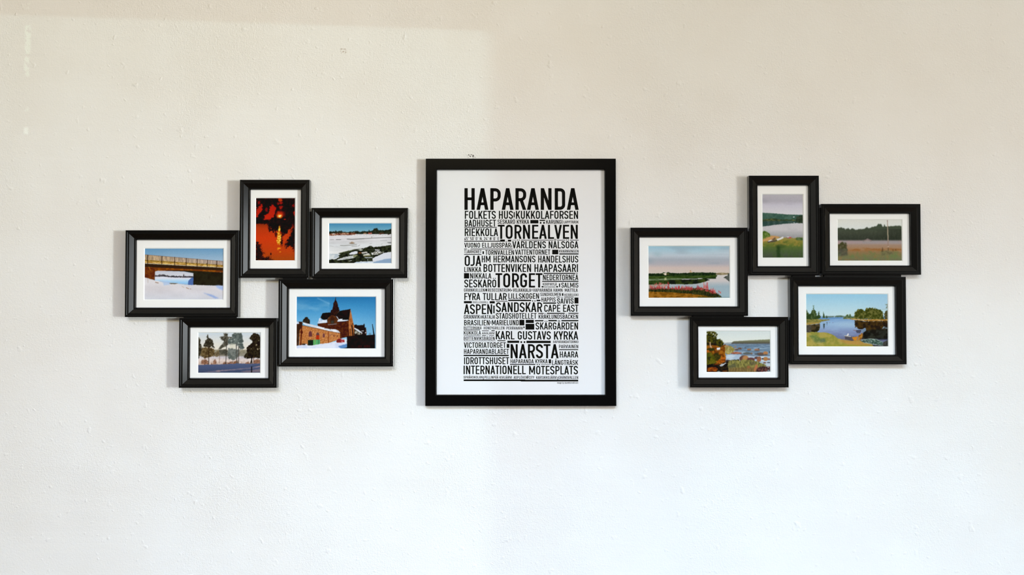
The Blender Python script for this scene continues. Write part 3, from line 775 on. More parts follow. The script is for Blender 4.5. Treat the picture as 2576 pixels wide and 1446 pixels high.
def pic_lake_boats():
    p = Pic((98, 88, 924, 1370), 1 / 8.03, 7)
    p.fill(p.grad([(88, (192, 184, 186)), (230, (184, 176, 182)), (300, (206, 198, 205)), (480, (222, 214, 214)), (640, (208, 200, 198)), (800, (208, 199, 196)), (930, (160, 156, 154))]))
    p.put(np.clip((p.noise(180, 3, 1.6, 0.7) - 0.45) * 2.4, 0, 1) * (p.Y < 300), (170, 162, 168), 0.5)
    p.put(np.clip((p.noise(150, 3, 1.5, 0.7) - 0.5) * 3, 0, 1) * ((p.Y > 680) & (p.Y < 950)), (186, 180, 178), 0.4)
    p.poly([(98, 458), (400, 478), (600, 494), (924, 504), (924, 640), (98, 660)], p.mix((62, 92, 78), (80, 108, 92), 60), 3, 24)
    p.poly([(98, 590), (330, 575), (500, 600), (780, 590), (790, 640), (98, 650)], p.mix((52, 66, 46), (98, 100, 58), 34, 3, 1.4, 0.7), 8, 24)
    p.poly([(98, 630), (400, 625), (924, 620), (924, 672), (760, 668), (500, 686), (300, 710), (98, 738)], p.mix((52, 74, 66), (68, 88, 80), 60), 4, 30)
    p.poly([(780, 545), (840, 525), (924, 510), (924, 674), (860, 668), (785, 640)], p.mix((44, 54, 40), (62, 72, 54), 36), 6, 20)
    p.ell(738, 546, 18, 9, (226, 222, 214), 0.5); p.ell(742, 660, 14, 9, (206, 204, 198), 0.5, 0.9)
    p.poly([(98, 940), (300, 915), (500, 950), (760, 965), (924, 950), (924, 1370), (98, 1370)], p.grad([(930, (160, 140, 86)), (1000, (152, 138, 66)), (1060, (128, 124, 56)), (1120, (96, 112, 52)), (1220, (82, 98, 60)), (1300, (80, 88, 66)), (1370, (68, 72, 56))]), 8, 30)
    p.put(np.clip((p.noise(60, 3) - 0.45) * 3, 0, 1) * (p.Y > 1000), (70, 92, 44), 0.45)
    p.put(np.clip((p.noise(50, 3) - 0.5) * 3, 0, 1) * ((p.Y > 1000) & (p.Y < 1130)), (176, 140, 66), 0.5)
    p.poly([(110, 1000), (230, 950), (300, 920), (440, 935), (420, 965), (330, 985), (220, 1020), (110, 1040)], (206, 152, 96), 6, 24, 3)
    p.poly([(98, 838), (150, 828), (210, 850), (258, 885), (262, 930), (190, 950), (98, 985)], p.mix((74, 100, 36), (116, 134, 66), 36), 8, 24)
    p.poly([(760, 985), (800, 950), (860, 960), (924, 955), (924, 1010), (800, 1015)], p.mix((74, 96, 54), (100, 116, 70), 30), 8, 24)
    p.ell(470, 1130, 90, 40, (62, 84, 44), 0.8, 0.7); p.poly([(390, 1130), (450, 1120), (470, 1370), (385, 1370)], (44, 64, 34), 10, 30, 14, 0.85)
    p.poly([(190, 1040), (300, 1020), (400, 1000), (390, 1030), (230, 1062)], (80, 72, 66), 5, 20, 4)
    p.poly([(205, 1028), (290, 1000), (345, 955), (372, 955), (350, 1000), (310, 1022), (230, 1036)], (120, 92, 70), 3); p.poly([(205, 1028), (280, 1000), (315, 1004), (240, 1034)], (236, 230, 226), 2)
    p.poly([(382, 985), (440, 970), (520, 932), (532, 968), (480, 992), (412, 1022)], (230, 222, 214), 2)
    p.poly([(584, 938), (650, 942), (684, 932), (684, 966), (620, 978), (590, 968)], (150, 110, 110), 2); p.poly([(584, 938), (650, 942), (684, 930), (660, 950), (600, 954)], (236, 230, 228), 2); p.ell(658, 958, 22, 12, (204, 74, 74), 0.4)
    p.grain(4)
    return p.done(2)


def pic_misty_field():
    p = Pic((140, 145, 2000, 1336), 1 / 11.57, 8)
    p.fill(p.grad([(145, (230, 226, 214)), (400, (228, 229, 222)), (700, (170, 154, 148)), (820, (170, 152, 144)), (880, (168, 138, 116)), (960, (166, 132, 104)), (1020, (160, 114, 72)), (1080, (148, 118, 82)), (1180, (126, 122, 80)), (1336, (112, 110, 84))]))
    p.sky_line([(140, 388), (250, 378), (330, 405), (380, 430), (450, 400), (520, 425), (580, 405), (640, 430), (720, 432), (860, 420), (940, 405), (1000, 375), (1060, 395), (1180, 365), (1280, 345), (1320, 272), (1420, 275), (1445, 350), (1480, 350), (1500, 280), (1530, 345), (1650, 340), (1800, 325), (1840, 330), (1930, 325), (2000, 345)], 760,
               p.grad([(300, (74, 84, 66)), (500, (74, 78, 64)), (700, (58, 62, 52))]), 16, 26, 3)
    p.put(np.clip((p.X - 1100) / 700, 0, 1) * ((p.Y > 420) & (p.Y < 760)), (48, 52, 42), 0.5)
    p.put(np.clip((p.noise(50, 3, 0.6, 2.0) - 0.5) * 2, 0, 1) * ((p.Y > 450) & (p.Y < 750)), (92, 96, 80), 0.3)
    p.put(np.clip((p.Y - 715) / 60, 0, 1) * np.clip((860 - p.Y) / 60, 0, 1), p.mix((160, 150, 148), (172, 148, 146), 200, 2), 0.92)
    p.poly([(880, 752), (1010, 686), (1135, 745), (1120, 775), (900, 780)], (138, 118, 114), 3, 24, 6); p.poly([(900, 765), (1000, 735), (1100, 760), (1100, 790), (900, 790)], (166, 152, 146), 3, 24, 8)
    p.poly([(400, 960), (900, 960), (1400, 990), (2000, 960), (2000, 1060), (1200, 1040), (400, 1050)], p.mix((156, 104, 58), (168, 128, 90), 90, 2, 2, 0.6), 14, 40, 12, 0.8)
    p.put(np.clip((p.noise(110, 3, 0.8, 1.2) - 0.42) * 3, 0, 1) * np.clip((p.Y - 1020) / 80, 0, 1), (110, 124, 76), 0.75)
    p.put(np.clip((p.noise(90, 3, 0.8, 1.2) - 0.55) * 3, 0, 1) * np.clip((p.Y - 1060) / 120, 0, 1), (146, 116, 74), 0.6)
    p.poly([(150, 870), (220, 830), (270, 770), (320, 800), (335, 850), (365, 785), (410, 850), (425, 1040), (150, 1030)], p.mix((74, 72, 46), (104, 94, 70), 44), 16, 30, 6)
    p.poly([(150, 980), (430, 980), (440, 1180), (150, 1200)], p.mix((78, 78, 68), (98, 98, 78), 60), 16, 40, 20, 0.8)
    for x, y0, y1, w in ((1440, 940, 1080, 50), (1605, 950, 1050, 36), (1738, 985, 1060, 30), (1820, 990, 1030, 40)):
        p.poly([(x - w / 2, y1), (x - 5, y0), (x + 5, y0), (x + w / 2, y1)], (100, 76, 50), 8, 20, 5)
    p.poly([(1400, 1060), (1600, 1030), (1760, 1060), (1760, 1140), (1400, 1180)], p.mix((98, 96, 70), (120, 116, 80), 50), 20, 40, 20, 0.8)
    p.poly([(1577, 160), (1596, 160), (1620, 780), (1586, 780)], p.grad([(160, (150, 120, 110)), (320, (172, 150, 128)), (600, (172, 158, 130)), (780, (160, 138, 124))])); p.poly([(1586, 780), (1618, 780), (1610, 930), (1590, 930)], (152, 124, 108), 0, 20, 4, 0.7)
    p.line([(1592, 926), (1622, 922)], 14, (226, 206, 190), 0.8)
    p.grain(5)
    return p.done(2)


def pic_bay_boat():
    p = Pic((122, 92, 2072, 1350), 1 / 9.513, 9)
    p.fill(p.grad([(92, (158, 208, 236)), (300, (180, 218, 238)), (600, (206, 228, 236)), (640, (140, 170, 205)), (660, (118, 156, 202)), (720, (140, 172, 214)), (800, (158, 188, 220)), (900, (150, 172, 208)), (1000, (136, 148, 188)), (1180, (108, 112, 146))]))
    p.put(np.clip((p.X - 1500) / 800, 0, 1) * (p.Y < 450), (176, 204, 234), 0.6)
    p.put(np.clip((p.noise(60, 2, 3, 0.5) - 0.5) * 2, 0, 1) * ((p.Y > 640) & (p.Y < 1180)), (170, 196, 224), 0.25)
    p.ell(1080, 820, 260, 60, (178, 202, 222), 1.2, 0.5)
    p.poly([(560, 632), (650, 620), (760, 622), (810, 625), (860, 608), (950, 605), (1030, 622), (1280, 635), (1280, 668), (1000, 668), (560, 655)], p.mix((88, 110, 96), (118, 134, 116), 40), 3, 24); p.poly([(450, 655), (1010, 645), (1010, 672), (650, 690), (450, 690)], (108, 150, 202), 4, 30)
    p.ell(800, 640, 16, 10, (190, 208, 216), 0.6, 0.8)
    gt = p.mix((52, 70, 38), (88, 104, 64), 34)
    p.poly([(122, 465), (150, 480), (190, 545), (215, 570), (240, 560), (262, 480), (290, 470), (298, 365), (306, 365), (318, 470), (350, 500), (372, 545), (385, 610), (410, 600), (425, 505), (434, 505), (452, 600), (475, 640), (400, 720), (122, 740)], gt, 14, 22)
    p.poly([(520, 668), (535, 600), (530, 560), (545, 512), (552, 560), (565, 600), (580, 668)], gt, 6, 14); p.poly([(598, 672), (612, 592), (636, 668)], gt, 6, 14)
    p.poly([(122, 690), (260, 700), (400, 690), (560, 700), (700, 705), (650, 725), (520, 745), (420, 790), (280, 812), (122, 832)], p.mix((112, 112, 58), (150, 140, 76), 40, 3, 1.6, 0.7), 6, 24)
    p.poly([(122, 785), (300, 770), (480, 760), (420, 800), (280, 820), (122, 835)], (182, 148, 78), 5, 24, 4, 0.85); p.line([(470, 745), (620, 765)], 8, (206, 196, 180), 0.7); p.line([(410, 715), (680, 714)], 14, (176, 150, 80), 0.8)
    p.poly([(122, 835), (260, 830), (450, 800), (452, 860), (440, 950), (385, 1000), (122, 1005)], p.mix((46, 42, 28), (84, 70, 50), 44), 10, 26); p.poly([(122, 850), (240, 850), (250, 1000), (122, 1000)], (98, 94, 92), 10, 26, 10, 0.6)
    p.poly([(530, 800), (575, 800), (560, 900), (545, 930)], (72, 82, 84), 5, 18); p.poly([(608, 760), (640, 755), (620, 860)], (84, 96, 110), 5, 18, 0, 0.8)
    p.ell(685, 775, 10, 5, (120, 96, 120), 0.5); p.ell(762, 778, 10, 5, (130, 100, 120), 0.5)
    p.poly([(1010, 660), (1065, 640), (1090, 585), (1125, 570), (1140, 630), (1162, 580), (1185, 575), (1200, 630), (1290, 640), (1290, 685), (1010, 690)], p.mix((84, 104, 70), (120, 130, 92), 30), 8, 20)
    p.poly([(1270, 690), (1285, 500), (1310, 520), (1345, 462), (1440, 452), (1500, 480), (1530, 510), (1545, 440), (1600, 425), (1720, 432), (1800, 442), (1890, 460), (1945, 530), (1962, 620), (1985, 700)], p.mix((62, 68, 26), (116, 112, 58), 40), 14, 26)
    p.put(p.noise(26) > 0.62, (64, 74, 36), 0.0)
    p.poly([(1985, 560), (2020, 500), (2072, 470), (2072, 700), (1990, 690)], p.mix((66, 64, 38), (100, 92, 58), 30), 10, 24); p.poly([(2010, 340), (2072, 320), (2072, 440), (2030, 430), (2040, 380)], (110, 112, 82), 14, 20, 0, 0.85); p.line([(1930, 460), (2072, 455)], 6, (120, 110, 96), 0.6)
    p.poly([(1010, 676), (1240, 678), (1500, 700), (1800, 695), (2072, 690), (2072, 730), (1900, 735), (1700, 745), (1480, 735), (1240, 702)], p.mix((160, 112, 48), (212, 166, 92), 30, 2, 1.6, 0.7), 5, 24)
    p.poly([(1280, 710), (1500, 742), (1900, 742), (2072, 725), (2072, 1150), (1440, 1160), (1480, 1010), (1545, 960), (1540, 900), (1480, 930), (1400, 925), (1350, 925), (1320, 870), (1290, 895)], p.mix((44, 34, 18), (78, 56, 28), 60), 10, 30)
    p.poly([(1500, 990), (1700, 940), (2072, 930), (2072, 1180), (1440, 1170)], p.mix((28, 28, 26), (48, 50, 46), 60), 10, 40, 16, 0.9)
    p.poly([(1440, 960), (1540, 895), (1540, 960), (1480, 1020)], (120, 142, 168), 8, 24, 4)
    p.poly([(1930, 920), (1970, 850), (2072, 900), (2072, 920)], p.mix((80, 92, 104), (160, 186, 206), 24, 2), 8, 20, 0, 0.8)
    p.poly([(122, 1010), (250, 1000), (600, 1008), (720, 1045), (810, 1090), (880, 1155), (1000, 1185), (1200, 1205), (1420, 1200), (1680, 1285), (1740, 1350), (122, 1350)], p.mix((150, 146, 66), (182, 162, 84), 90, 3), 6, 30)
    p.poly([(900, 1175), (1420, 1205), (1680, 1290), (1700, 1350), (1300, 1320), (1000, 1260)], (192, 142, 76), 10, 40, 20, 0.8); p.poly([(700, 1290), (1600, 1310), (1700, 1350), (500, 1350)], (156, 150, 58), 10, 40, 16, 0.7)
    p.poly([(190, 1090), (280, 1040), (400, 1120), (560, 1150), (600, 1220), (480, 1260), (320, 1230)], p.mix((104, 124, 70), (140, 146, 84), 44), 22, 36, 16, 0.85); p.poly([(440, 1180), (560, 1160), (580, 1230), (470, 1240)], (92, 108, 92), 10, 30, 12, 0.7)
    p.ell(420, 1265, 60, 10, (206, 180, 120), 0.8, 0.6)
    p.poly([(1340, 1190), (1360, 1110), (1440, 1020), (1470, 1040), (1455, 1130), (1420, 1195)], p.mix((140, 90, 34), (190, 132, 60), 30), 12, 24)
    p.poly([(1300, 965), (1430, 955), (1438, 985), (1400, 1028), (1330, 1022), (1310, 990)], (84, 84, 104), 3); p.line([(1305, 965), (1432, 958)], 12, (50, 46, 50)); p.line([(1252, 955), (1310, 965)], 14, (140, 104, 104))
    p.poly([(1038, 1085), (1200, 1112), (1350, 1100), (1322, 1195), (1200, 1208), (1050, 1172)], (88, 82, 92), 3); p.poly([(1205, 1122), (1280, 1112), (1352, 1098), (1322, 1198), (1262, 1202)], (216, 138, 44), 4, 20, 4); p.line([(1040, 1086), (1180, 1106)], 16, (214, 202, 184))
    p.poly([(1082, 1085), (1105, 1040), (1128, 1026), (1140, 1045), (1128, 1085)], (236, 230, 232), 3)
    p.poly([(1395, 1205), (1500, 1170), (1640, 1155), (1790, 1165), (1860, 1195), (1950, 1235), (1940, 1325), (1720, 1290), (1500, 1250)], p.mix((62, 84, 76), (150, 170, 158), 22, 2, 1.3, 0.8, 0.4, 0.85), 6, 20)
    p.line([(1440, 1190), (1640, 1160), (1790, 1170), (1850, 1200)], 9, (206, 214, 206), 0.8); p.line([(1480, 1250), (1720, 1290), (1940, 1318)], 9, (196, 200, 190), 0.8)
    p.poly([(1690, 1300), (1940, 1325), (1960, 1230), (2072, 1190), (2072, 1350), (1740, 1350)], p.mix((44, 44, 44), (74, 72, 66), 40), 8, 24)
    p.grain(4)
    return p.done()


def pic_rapids():
    p = Pic((140, 124, 2018, 1334), 1 / 11.757, 10)
    p.fill(p.grad([(124, (222, 228, 228)), (300, (230, 233, 230)), (470, (236, 236, 230)), (490, (140, 150, 164)), (520, (108, 128, 150)), (620, (122, 146, 170)), (720, (112, 132, 152)), (820, (140, 160, 182)), (900, (186, 202, 220)), (1040, (200, 210, 222)), (1200, (190, 196, 204))]))
    p.put(np.clip((p.noise(60, 3, 3, 0.5) - 0.5) * 3, 0, 1) * ((p.Y > 520) & (p.Y < 860)), (176, 192, 208), 0.6)
    p.put(np.clip((p.noise(50, 3, 3, 0.5) - 0.55) * 3, 0, 1) * ((p.Y > 520) & (p.Y < 860)), (78, 98, 120), 0.6)
    p.poly([(650, 470), (880, 462), (880, 505), (650, 505)], (150, 156, 162), 2); p.line([(650, 488), (880, 488)], 12, (216, 216, 214), 0.9)
    p.poly([(868, 500), (900, 450), (960, 425), (1300, 408), (1650, 390), (2018, 372), (2018, 498), (1400, 500)], p.grad([(372, (140, 142, 108)), (440, (116, 114, 90)), (498, (82, 78, 74))]), 5, 24, 2)
    p.poly([(720, 815), (1000, 812), (1300, 830), (1600, 860), (2018, 862), (2018, 1010), (1750, 1080), (1300, 1000), (1000, 985), (720, 975)], p.mix((176, 192, 212), (204, 214, 226), 90, 2, 2, 0.6), 8, 40, 6)
    p.line([(1160, 830), (1550, 850), (2018, 845)], 20, (84, 98, 116), 0.8, 14)
    tree = p.mix((38, 40, 12), (86, 80, 26), 34)
    p.poly([(140, 140), (395, 142), (440, 190), (478, 235), (460, 300), (445, 370), (540, 355), (610, 410), (655, 470), (640, 540), (600, 600), (140, 720)], tree, 14, 26)
    for x, y, r in ((290, 185, 18), (350, 215, 22), (400, 255, 20), (430, 215, 16), (375, 300, 14), (440, 290, 16), (165, 215, 22)):
        p.ell(x, y, r, r, (216, 212, 192), 0.5, 0.85, 0.8)
    p.poly([(140, 470), (420, 480), (450, 540), (300, 560), (140, 530)], (34, 28, 14), 10, 26, 6, 0.8)
    p.poly([(140, 560), (300, 540), (440, 560), (560, 600), (620, 540), (700, 520), (720, 620), (700, 800), (715, 960), (700, 1040), (520, 1120), (140, 1140)], p.mix((112, 58, 16), (170, 104, 34), 50), 12, 30)
    p.poly([(170, 640), (360, 620), (400, 700), (250, 720), (160, 690)], (52, 54, 20), 14, 28); p.line([(255, 460), (265, 600)], 30, (206, 170, 136)); p.line([(290, 570), (300, 620)], 22, (214, 180, 140), 0.9); p.line([(160, 440), (240, 455)], 8, (150, 96, 50), 0.7); p.poly([(310, 560), (440, 545), (440, 600), (310, 620)], (142, 78, 26), 6, 20)
    p.poly([(150, 760), (300, 760), (380, 900), (440, 1040), (300, 1120), (150, 1120)], p.mix((72, 76, 18), (110, 100, 32), 34), 16, 28); p.poly([(340, 790), (480, 760), (560, 860), (540, 930), (480, 1000), (400, 980)], p.mix((50, 48, 14), (76, 70, 24), 30), 16, 26)
    p.poly([(190, 870), (270, 880), (250, 1000), (180, 960)], (40, 40, 14), 12, 24, 0, 0.8)
    p.ell(190, 720, 46, 38, (182, 96, 34), 0.4, 1, 0.4); p.line([(400, 690), (660, 690)], 12, (120, 66, 24), 0.8)
    p.poly([(452, 618), (550, 612), (545, 672), (456, 682)], (240, 240, 244)); p.line([(456, 706), (530, 706)], 9, (196, 170, 140), 0.7)
    p.poly([(680, 560), (760, 545), (860, 565), (940, 620), (975, 700), (900, 760), (800, 800), (700, 790)], p.mix((142, 128, 66), (190, 172, 112), 36, 3, 0.7, 1.5), 12, 24); p.poly([(690, 540), (760, 535), (820, 580), (720, 610)], (176, 128, 92), 12, 24, 8, 0.7)
    p.poly([(740, 790), (860, 780), (830, 805), (760, 808)], (196, 150, 70), 5); p.poly([(850, 790), (900, 750), (1020, 735), (1190, 765), (1160, 795), (950, 802)], p.mix((140, 74, 58), (190, 118, 90), 26), 6, 20)
    st = p.mix((110, 76, 66), (160, 118, 92), 30)
    for x, y, rx, ry, c in ((1120, 640, 62, 26, st), (1030, 670, 50, 24, (112, 88, 84)), (990, 580, 32, 20, (176, 150, 120)), (1390, 668, 62, 30, (160, 114, 88)), (1618, 676, 78, 34, (164, 116, 90)), (1670, 645, 26, 14, (84, 80, 86)), (1458, 786, 32, 28, (154, 112, 92)),
                            (1730, 800, 110, 44, (112, 86, 74)), (1870, 775, 66, 52, (192, 128, 78)), (1280, 615, 24, 14, (96, 92, 96)), (1000, 640, 40, 14, (196, 160, 140)), (1990, 740, 24, 26, (60, 64, 72)), (1600, 800, 60, 18, (80, 84, 92)), (1330, 780, 120, 30, (104, 106, 100))):
        p.ell(x, y, rx, ry, c, 0.25, 0.95, 0.35); p.ell(x, y + ry * 0.8, rx, ry * 0.35, (66, 70, 76), 0.6, 0.6)
    p.ell(1240, 940, 135, 98, (104, 72, 64), 0.08); p.ell(1285, 935, 90, 92, (190, 134, 84), 0.5, 0.95); p.ell(1440, 955, 115, 52, (106, 66, 66), 0.2)
    p.ell(1610, 915, 70, 40, (96, 72, 74), 0.2); p.ell(1680, 935, 66, 66, (150, 98, 76), 0.25, 1, 0.2); p.ell(1670, 990, 60, 40, (160, 100, 74), 0.3); p.ell(1790, 940, 40, 24, (70, 68, 74), 0.3); p.ell(1870, 945, 68, 60, (184, 126, 76), 0.3, 1, 0.2); p.ell(1965, 950, 50, 24, (150, 100, 80), 0.3); p.ell(1840, 1055, 44, 24, (130, 96, 88), 0.3); p.ell(1960, 1050, 60, 14, (60, 64, 78), 0.4)
    p.ell(640, 930, 62, 42, (190, 98, 34), 0.3, 1, 0.3); p.ell(580, 1025, 110, 44, p.mix((140, 70, 22), (180, 92, 32), 40), 0.3, 1, 0.3); p.ell(640, 975, 70, 24, (120, 58, 18), 0.5, 0.8)
    p.poly([(140, 1120), (400, 1080), (560, 1100), (720, 1010), (800, 980), (1100, 960), (1100, 1000), (780, 1040), (800, 1334), (140, 1334)], p.mix((22, 18, 12), (48, 40, 28), 50), 10, 30)
    p.ell(760, 990, 60, 24, (70, 64, 66), 0.4); p.ell(880, 985, 40, 16, (206, 204, 200), 0.5, 0.7, 0.5); p.ell(970, 1000, 40, 12, (206, 204, 200), 0.5, 0.8, 0.5)
    p.poly([(520, 1130), (590, 1100), (700, 1058), (735, 1064), (660, 1110), (600, 1160), (560, 1160)], p.mix((168, 174, 186), (220, 216, 216), 30), 6, 20); p.ell(500, 1312, 50, 16, (176, 186, 188), 0.6, 0.8, 0.6)
    p.poly([(170, 1210), (300, 1180), (420, 1185), (485, 1240), (440, 1310), (180, 1310)], p.mix((112, 50, 14), (168, 86, 32), 44), 8, 26); p.ell(680, 1300, 70, 26, (120, 66, 26), 0.5, 0.8, 0.5); p.ell(440, 1100, 70, 18, (130, 60, 22), 0.5, 0.8)
    gr = p.mix((104, 100, 58), (152, 142, 78), 44, 3, 0.6, 1.6)
    p.poly([(760, 1060), (800, 1000), (900, 985), (1040, 975), (1140, 1000), (1200, 960), (1380, 965), (1560, 985), (1700, 1050), (1850, 1100), (1880, 1160), (1700, 1200), (1600, 1334), (790, 1334)], gr, 18, 30)
    p.poly([(800, 1120), (980, 1080), (1020, 1180), (840, 1220)], p.mix((72, 74, 56), (98, 98, 74), 40), 16, 30, 10, 0.8); p.poly([(1390, 1000), (1560, 1040), (1570, 1120), (1440, 1130)], p.mix((82, 76, 58), (108, 98, 74), 40), 16, 30, 10, 0.8)
    p.poly([(800, 1200), (1600, 1180), (1560, 1334), (800, 1334)], p.mix((112, 88, 56), (146, 116, 74), 44, 3, 0.6, 1.6), 18, 30, 10, 0.8)
    p.poly([(1520, 1290), (1560, 1150), (1600, 1092), (1645, 1140), (1600, 1240), (1540, 1320)], (188, 116, 76), 6, 24, 4); p.ell(1370, 1180, 50, 40, (164, 104, 68), 0.6, 0.8)
    p.poly([(1600, 1220), (1700, 1170), (1880, 1165), (2018, 1160), (2018, 1290), (1900, 1310), (1580, 1330)], p.mix((56, 42, 42), (120, 72, 66), 34), 12, 26)
    p.ell(1940, 1190, 22, 12, (200, 206, 204), 0.6, 0.8); p.ell(1950, 1285, 40, 22, p.mix((50, 60, 70), (216, 222, 226), 16), 0.4); p.poly([(1700, 1334), (1800, 1316), (2018, 1300), (2018, 1334)], (226, 230, 232), 6, 20)
    p.grain(4)
    return p.done()


# ---------------------------------------------------------------- collage frames
REFLECT = 0.010                       # what the glass adds on top of a print


def photo_print(pic, x0, z0, x1, z1, y, mat_seen, parent):
    """a flat print: fine grid carrying the painted colours"""
    im = pic
    H, W = im.shape[:2]
    nx, nz = W // 2, H // 2
    im = im[:nz * 2, :nx * 2].reshape(nz, 2, nx, 2, 3).mean((1, 3))
    seen = lin(im)
    base = np.clip((seen - REFLECT) * 0.85 / lin(mat_seen), 0.0012, 0.9)
    xs = np.linspace(x0, x1, nx); zs = np.linspace(z1, z0, nz)
    co = np.zeros((nz, nx, 3), np.float32)
    co[..., 0] = xs[None, :]; co[..., 1] = y; co[..., 2] = zs[:, None]
    idx = np.arange(nz * nx).reshape(nz, nx)
    quads = np.stack([idx[1:, :-1], idx[1:, 1:], idx[:-1, 1:], idx[:-1, :-1]], -1).reshape(-1, 4)
    me = bpy.data.meshes.new('photo_print')
    me.vertices.add(nz * nx)
    me.vertices.foreach_set('co', co.ravel())
    me.loops.add(quads.size)
    me.loops.foreach_set('vertex_index', quads.ravel().astype(np.int32))
    me.polygons.add(len(quads))
    me.polygons.foreach_set('loop_start', np.arange(0, quads.size, 4, dtype=np.int32))
    me.update(calc_edges=True)
    ca = me.color_attributes.new('picture', 'FLOAT_COLOR', 'POINT')
    rgba = np.ones((nz * nx, 4), np.float32)
    rgba[:, :3] = base.reshape(-1, 3)
    ca.data.foreach_set('color', rgba.ravel())
    me.materials.append(M_PRINT)
    return link_mesh('photo_print', me, parent)


def collage(label, group, frames, joints):
    """frames: (front edges l,t,r,b; mat window l,t,r,b; picture; seen mat colour; label)"""
    xs = [box_at(*f[0], 0.017) for f in frames]
    root = bpy.data.objects.new('collage_picture_frame', None)
    root.empty_display_size = 0.05
    root.location = ((min(b[0] for b in xs) + max(b[2] for b in xs)) / 2, 0.0, min(b[1] for b in xs))
    col.objects.link(root)
    tag(root, label, 'picture frame', group)
    for (outer, win, painter, seen, lab), (x0, z0, x1, z1) in zip(frames, xs):
        fr = moulding('frame', x0, z0, x1, z1, COLLAGE_PROFILE, M_FRAME, root)
        fr['label'] = lab
        w = 0.0174
        hx0, hz0, hx1, hz1 = box_at(*win, 0.0055)
        mat_board(x0 + w - .003, z0 + w - .003, x1 - w + .003, z1 - w + .003, hx0, hz0, hx1, hz1, -0.0070, fr)
        photo_print(painter(), hx0 - .0004, hz0 - .0004, hx1 + .0004, hz1 + .0004, -0.0055, seen, fr)
        pane('glass_pane', x0 + w - .003, z0 + w - .003, x1 - w + .003, z1 - w + .003, -0.0078, M_GLASS, fr)
        pane('backing_board', x0 + .005, z0 + .005, x1 - .005, z1 - .005, -0.0050, M_BACK, fr, 0.0030)
    for i, j, vertical in joints:
        a, b = xs[i], xs[j]
        bm = bmesh.new()
        if vertical:       # a is left of b
            zz0, zz1 = max(a[1], b[1]) + .006, min(a[3], b[3]) - .006
            add_box(bm, a[2] - .002, -0.0100, zz0, b[0] + .002, -0.0020, zz1)
        else:              # a is above b
            xx0, xx1 = max(a[0], b[0]) + .006, min(a[2], b[2]) - .006
            add_box(bm, xx0, -0.0100, b[3] - .002, xx1, -0.0020, a[1] + .002)
        bm_obj('joining_plate', bm, M_BACK, root)
    return root


JOINTS = [(0, 1, True), (1, 2, True), (1, 3, False), (2, 3, False), (0, 4, False), (4, 3, True)]

collage('five-photo black collage frame with snowy bridge, sunset and church photos, left of poster',
        'five-photo black collage frames', [
    ((314.6, 579, 600, 797.3), (364.2, 625.4, 561.3, 753), pic_bridge, (233, 228, 223), 'horizontal frame with a snowy bridge photo'),
    ((602.6, 452, 778, 698.6), (643.8, 498.5, 741.5, 654.7), pic_sunset, (232, 229, 222), 'vertical frame with an orange sunset photo'),
    ((783, 522.8, 1026.3, 699.2), (827.9, 562, 984.3, 661.6), pic_ice, (233, 229, 221), 'horizontal frame with a snowy ice field photo'),
    ((700, 702.2, 990, 921.8), (746.3, 746.6, 945, 876.2), pic_church, (236, 232, 228), 'horizontal frame with a brick church photo'),
    ((450, 799.8, 696.5, 975.4), (499, 837, 654.5, 937.3), pic_pines, (235, 234, 232), 'horizontal frame with a snowy pine trees photo'),
], JOINTS)

collage('five-photo black collage frame with summer lake, boat and river photos, right of poster',
        'five-photo black collage frames', [
    ((1586.5, 572.4, 1881.5, 794.3), (1631.4, 619.3, 1834.8, 748.8), pic_river_meadow, (240, 236, 230), 'horizontal frame with a pink flower river photo'),
    ((1884.8, 441.6, 2061, 692.6), (1918.2, 489.2, 2019.5, 647.8), pic_lake_boats, (240, 235, 227), 'vertical frame with a grey lake and boats photo'),
    ((2067, 512.8, 2316.6, 690.9), (2107.4, 553.2, 2268, 655.4), pic_misty_field, (240, 237, 231), 'horizontal frame with a misty field photo'),
    ((1987.9, 696, 2280, 916.3), (2028.4, 740, 2232.8, 871), pic_bay_boat, (247, 246, 248), 'horizontal frame with a blue bay and rowing boat photo'),
    ((1735.2, 797, 1983.6, 974.4), (1777.4, 833, 1937, 935.4), pic_rapids, (245, 245, 248), 'horizontal frame with a rocky river photo'),
], JOINTS)


# ---------------------------------------------------------------- poster lettering
class Ink:
    """flat printed shapes gathered in one mesh, drawn in millimetres on the sheet"""
    def __init__(s):
        s.v, s.f = [], []

    def face(s, pts):
        i = len(s.v)
        s.v += pts
        s.f.append(tuple(range(i, i + len(pts))))

    def rect(s, x0, y0, x1, y1):
        s.face([(x0, y0), (x1, y0), (x1, y1), (x0, y1)])

    def stroke(s, pts, w, closed=False):
        P = [Vector(p) for p in pts]
        n = len(P)
        L, R = [], []
        for i in range(n):
            a = P[(i - 1) % n] if (i > 0 or closed) else None
            b = P[(i + 1) % n] if (i < n - 1 or closed) else None
            d0 = (P[i] - a).normalized() if a is not None else None
            d1 = (b - P[i]).normalized() if b is not None else None
            if d0 is None: d0 = d1
            if d1 is None: d1 = d0
            n0 = Vector((-d0.y, d0.x)); n1 = Vector((-d1.y, d1.x))
            m = n0 + n1
            if m.length < 1e-6: m = n0
            m.normalize()
            k = w / 2 / max(m.dot(n0), 0.35)
            L.append(P[i] + m * k); R.append(P[i] - m * k)
        for i in range(n if closed else n - 1):
            j = (i + 1) % n
            s.face([tuple(R[i]), tuple(R[j]), tuple(L[j]), tuple(L[i])])

    def diag(s, xa, ya, xb, yb, hw):
        """slanted bar with level ends, hw = its level width"""
        if ya > yb: xa, ya, xb, yb = xb, yb, xa, ya
        s.face([(xa - hw / 2, ya), (xa + hw / 2, ya), (xb + hw / 2, yb), (xb - hw / 2, yb)])


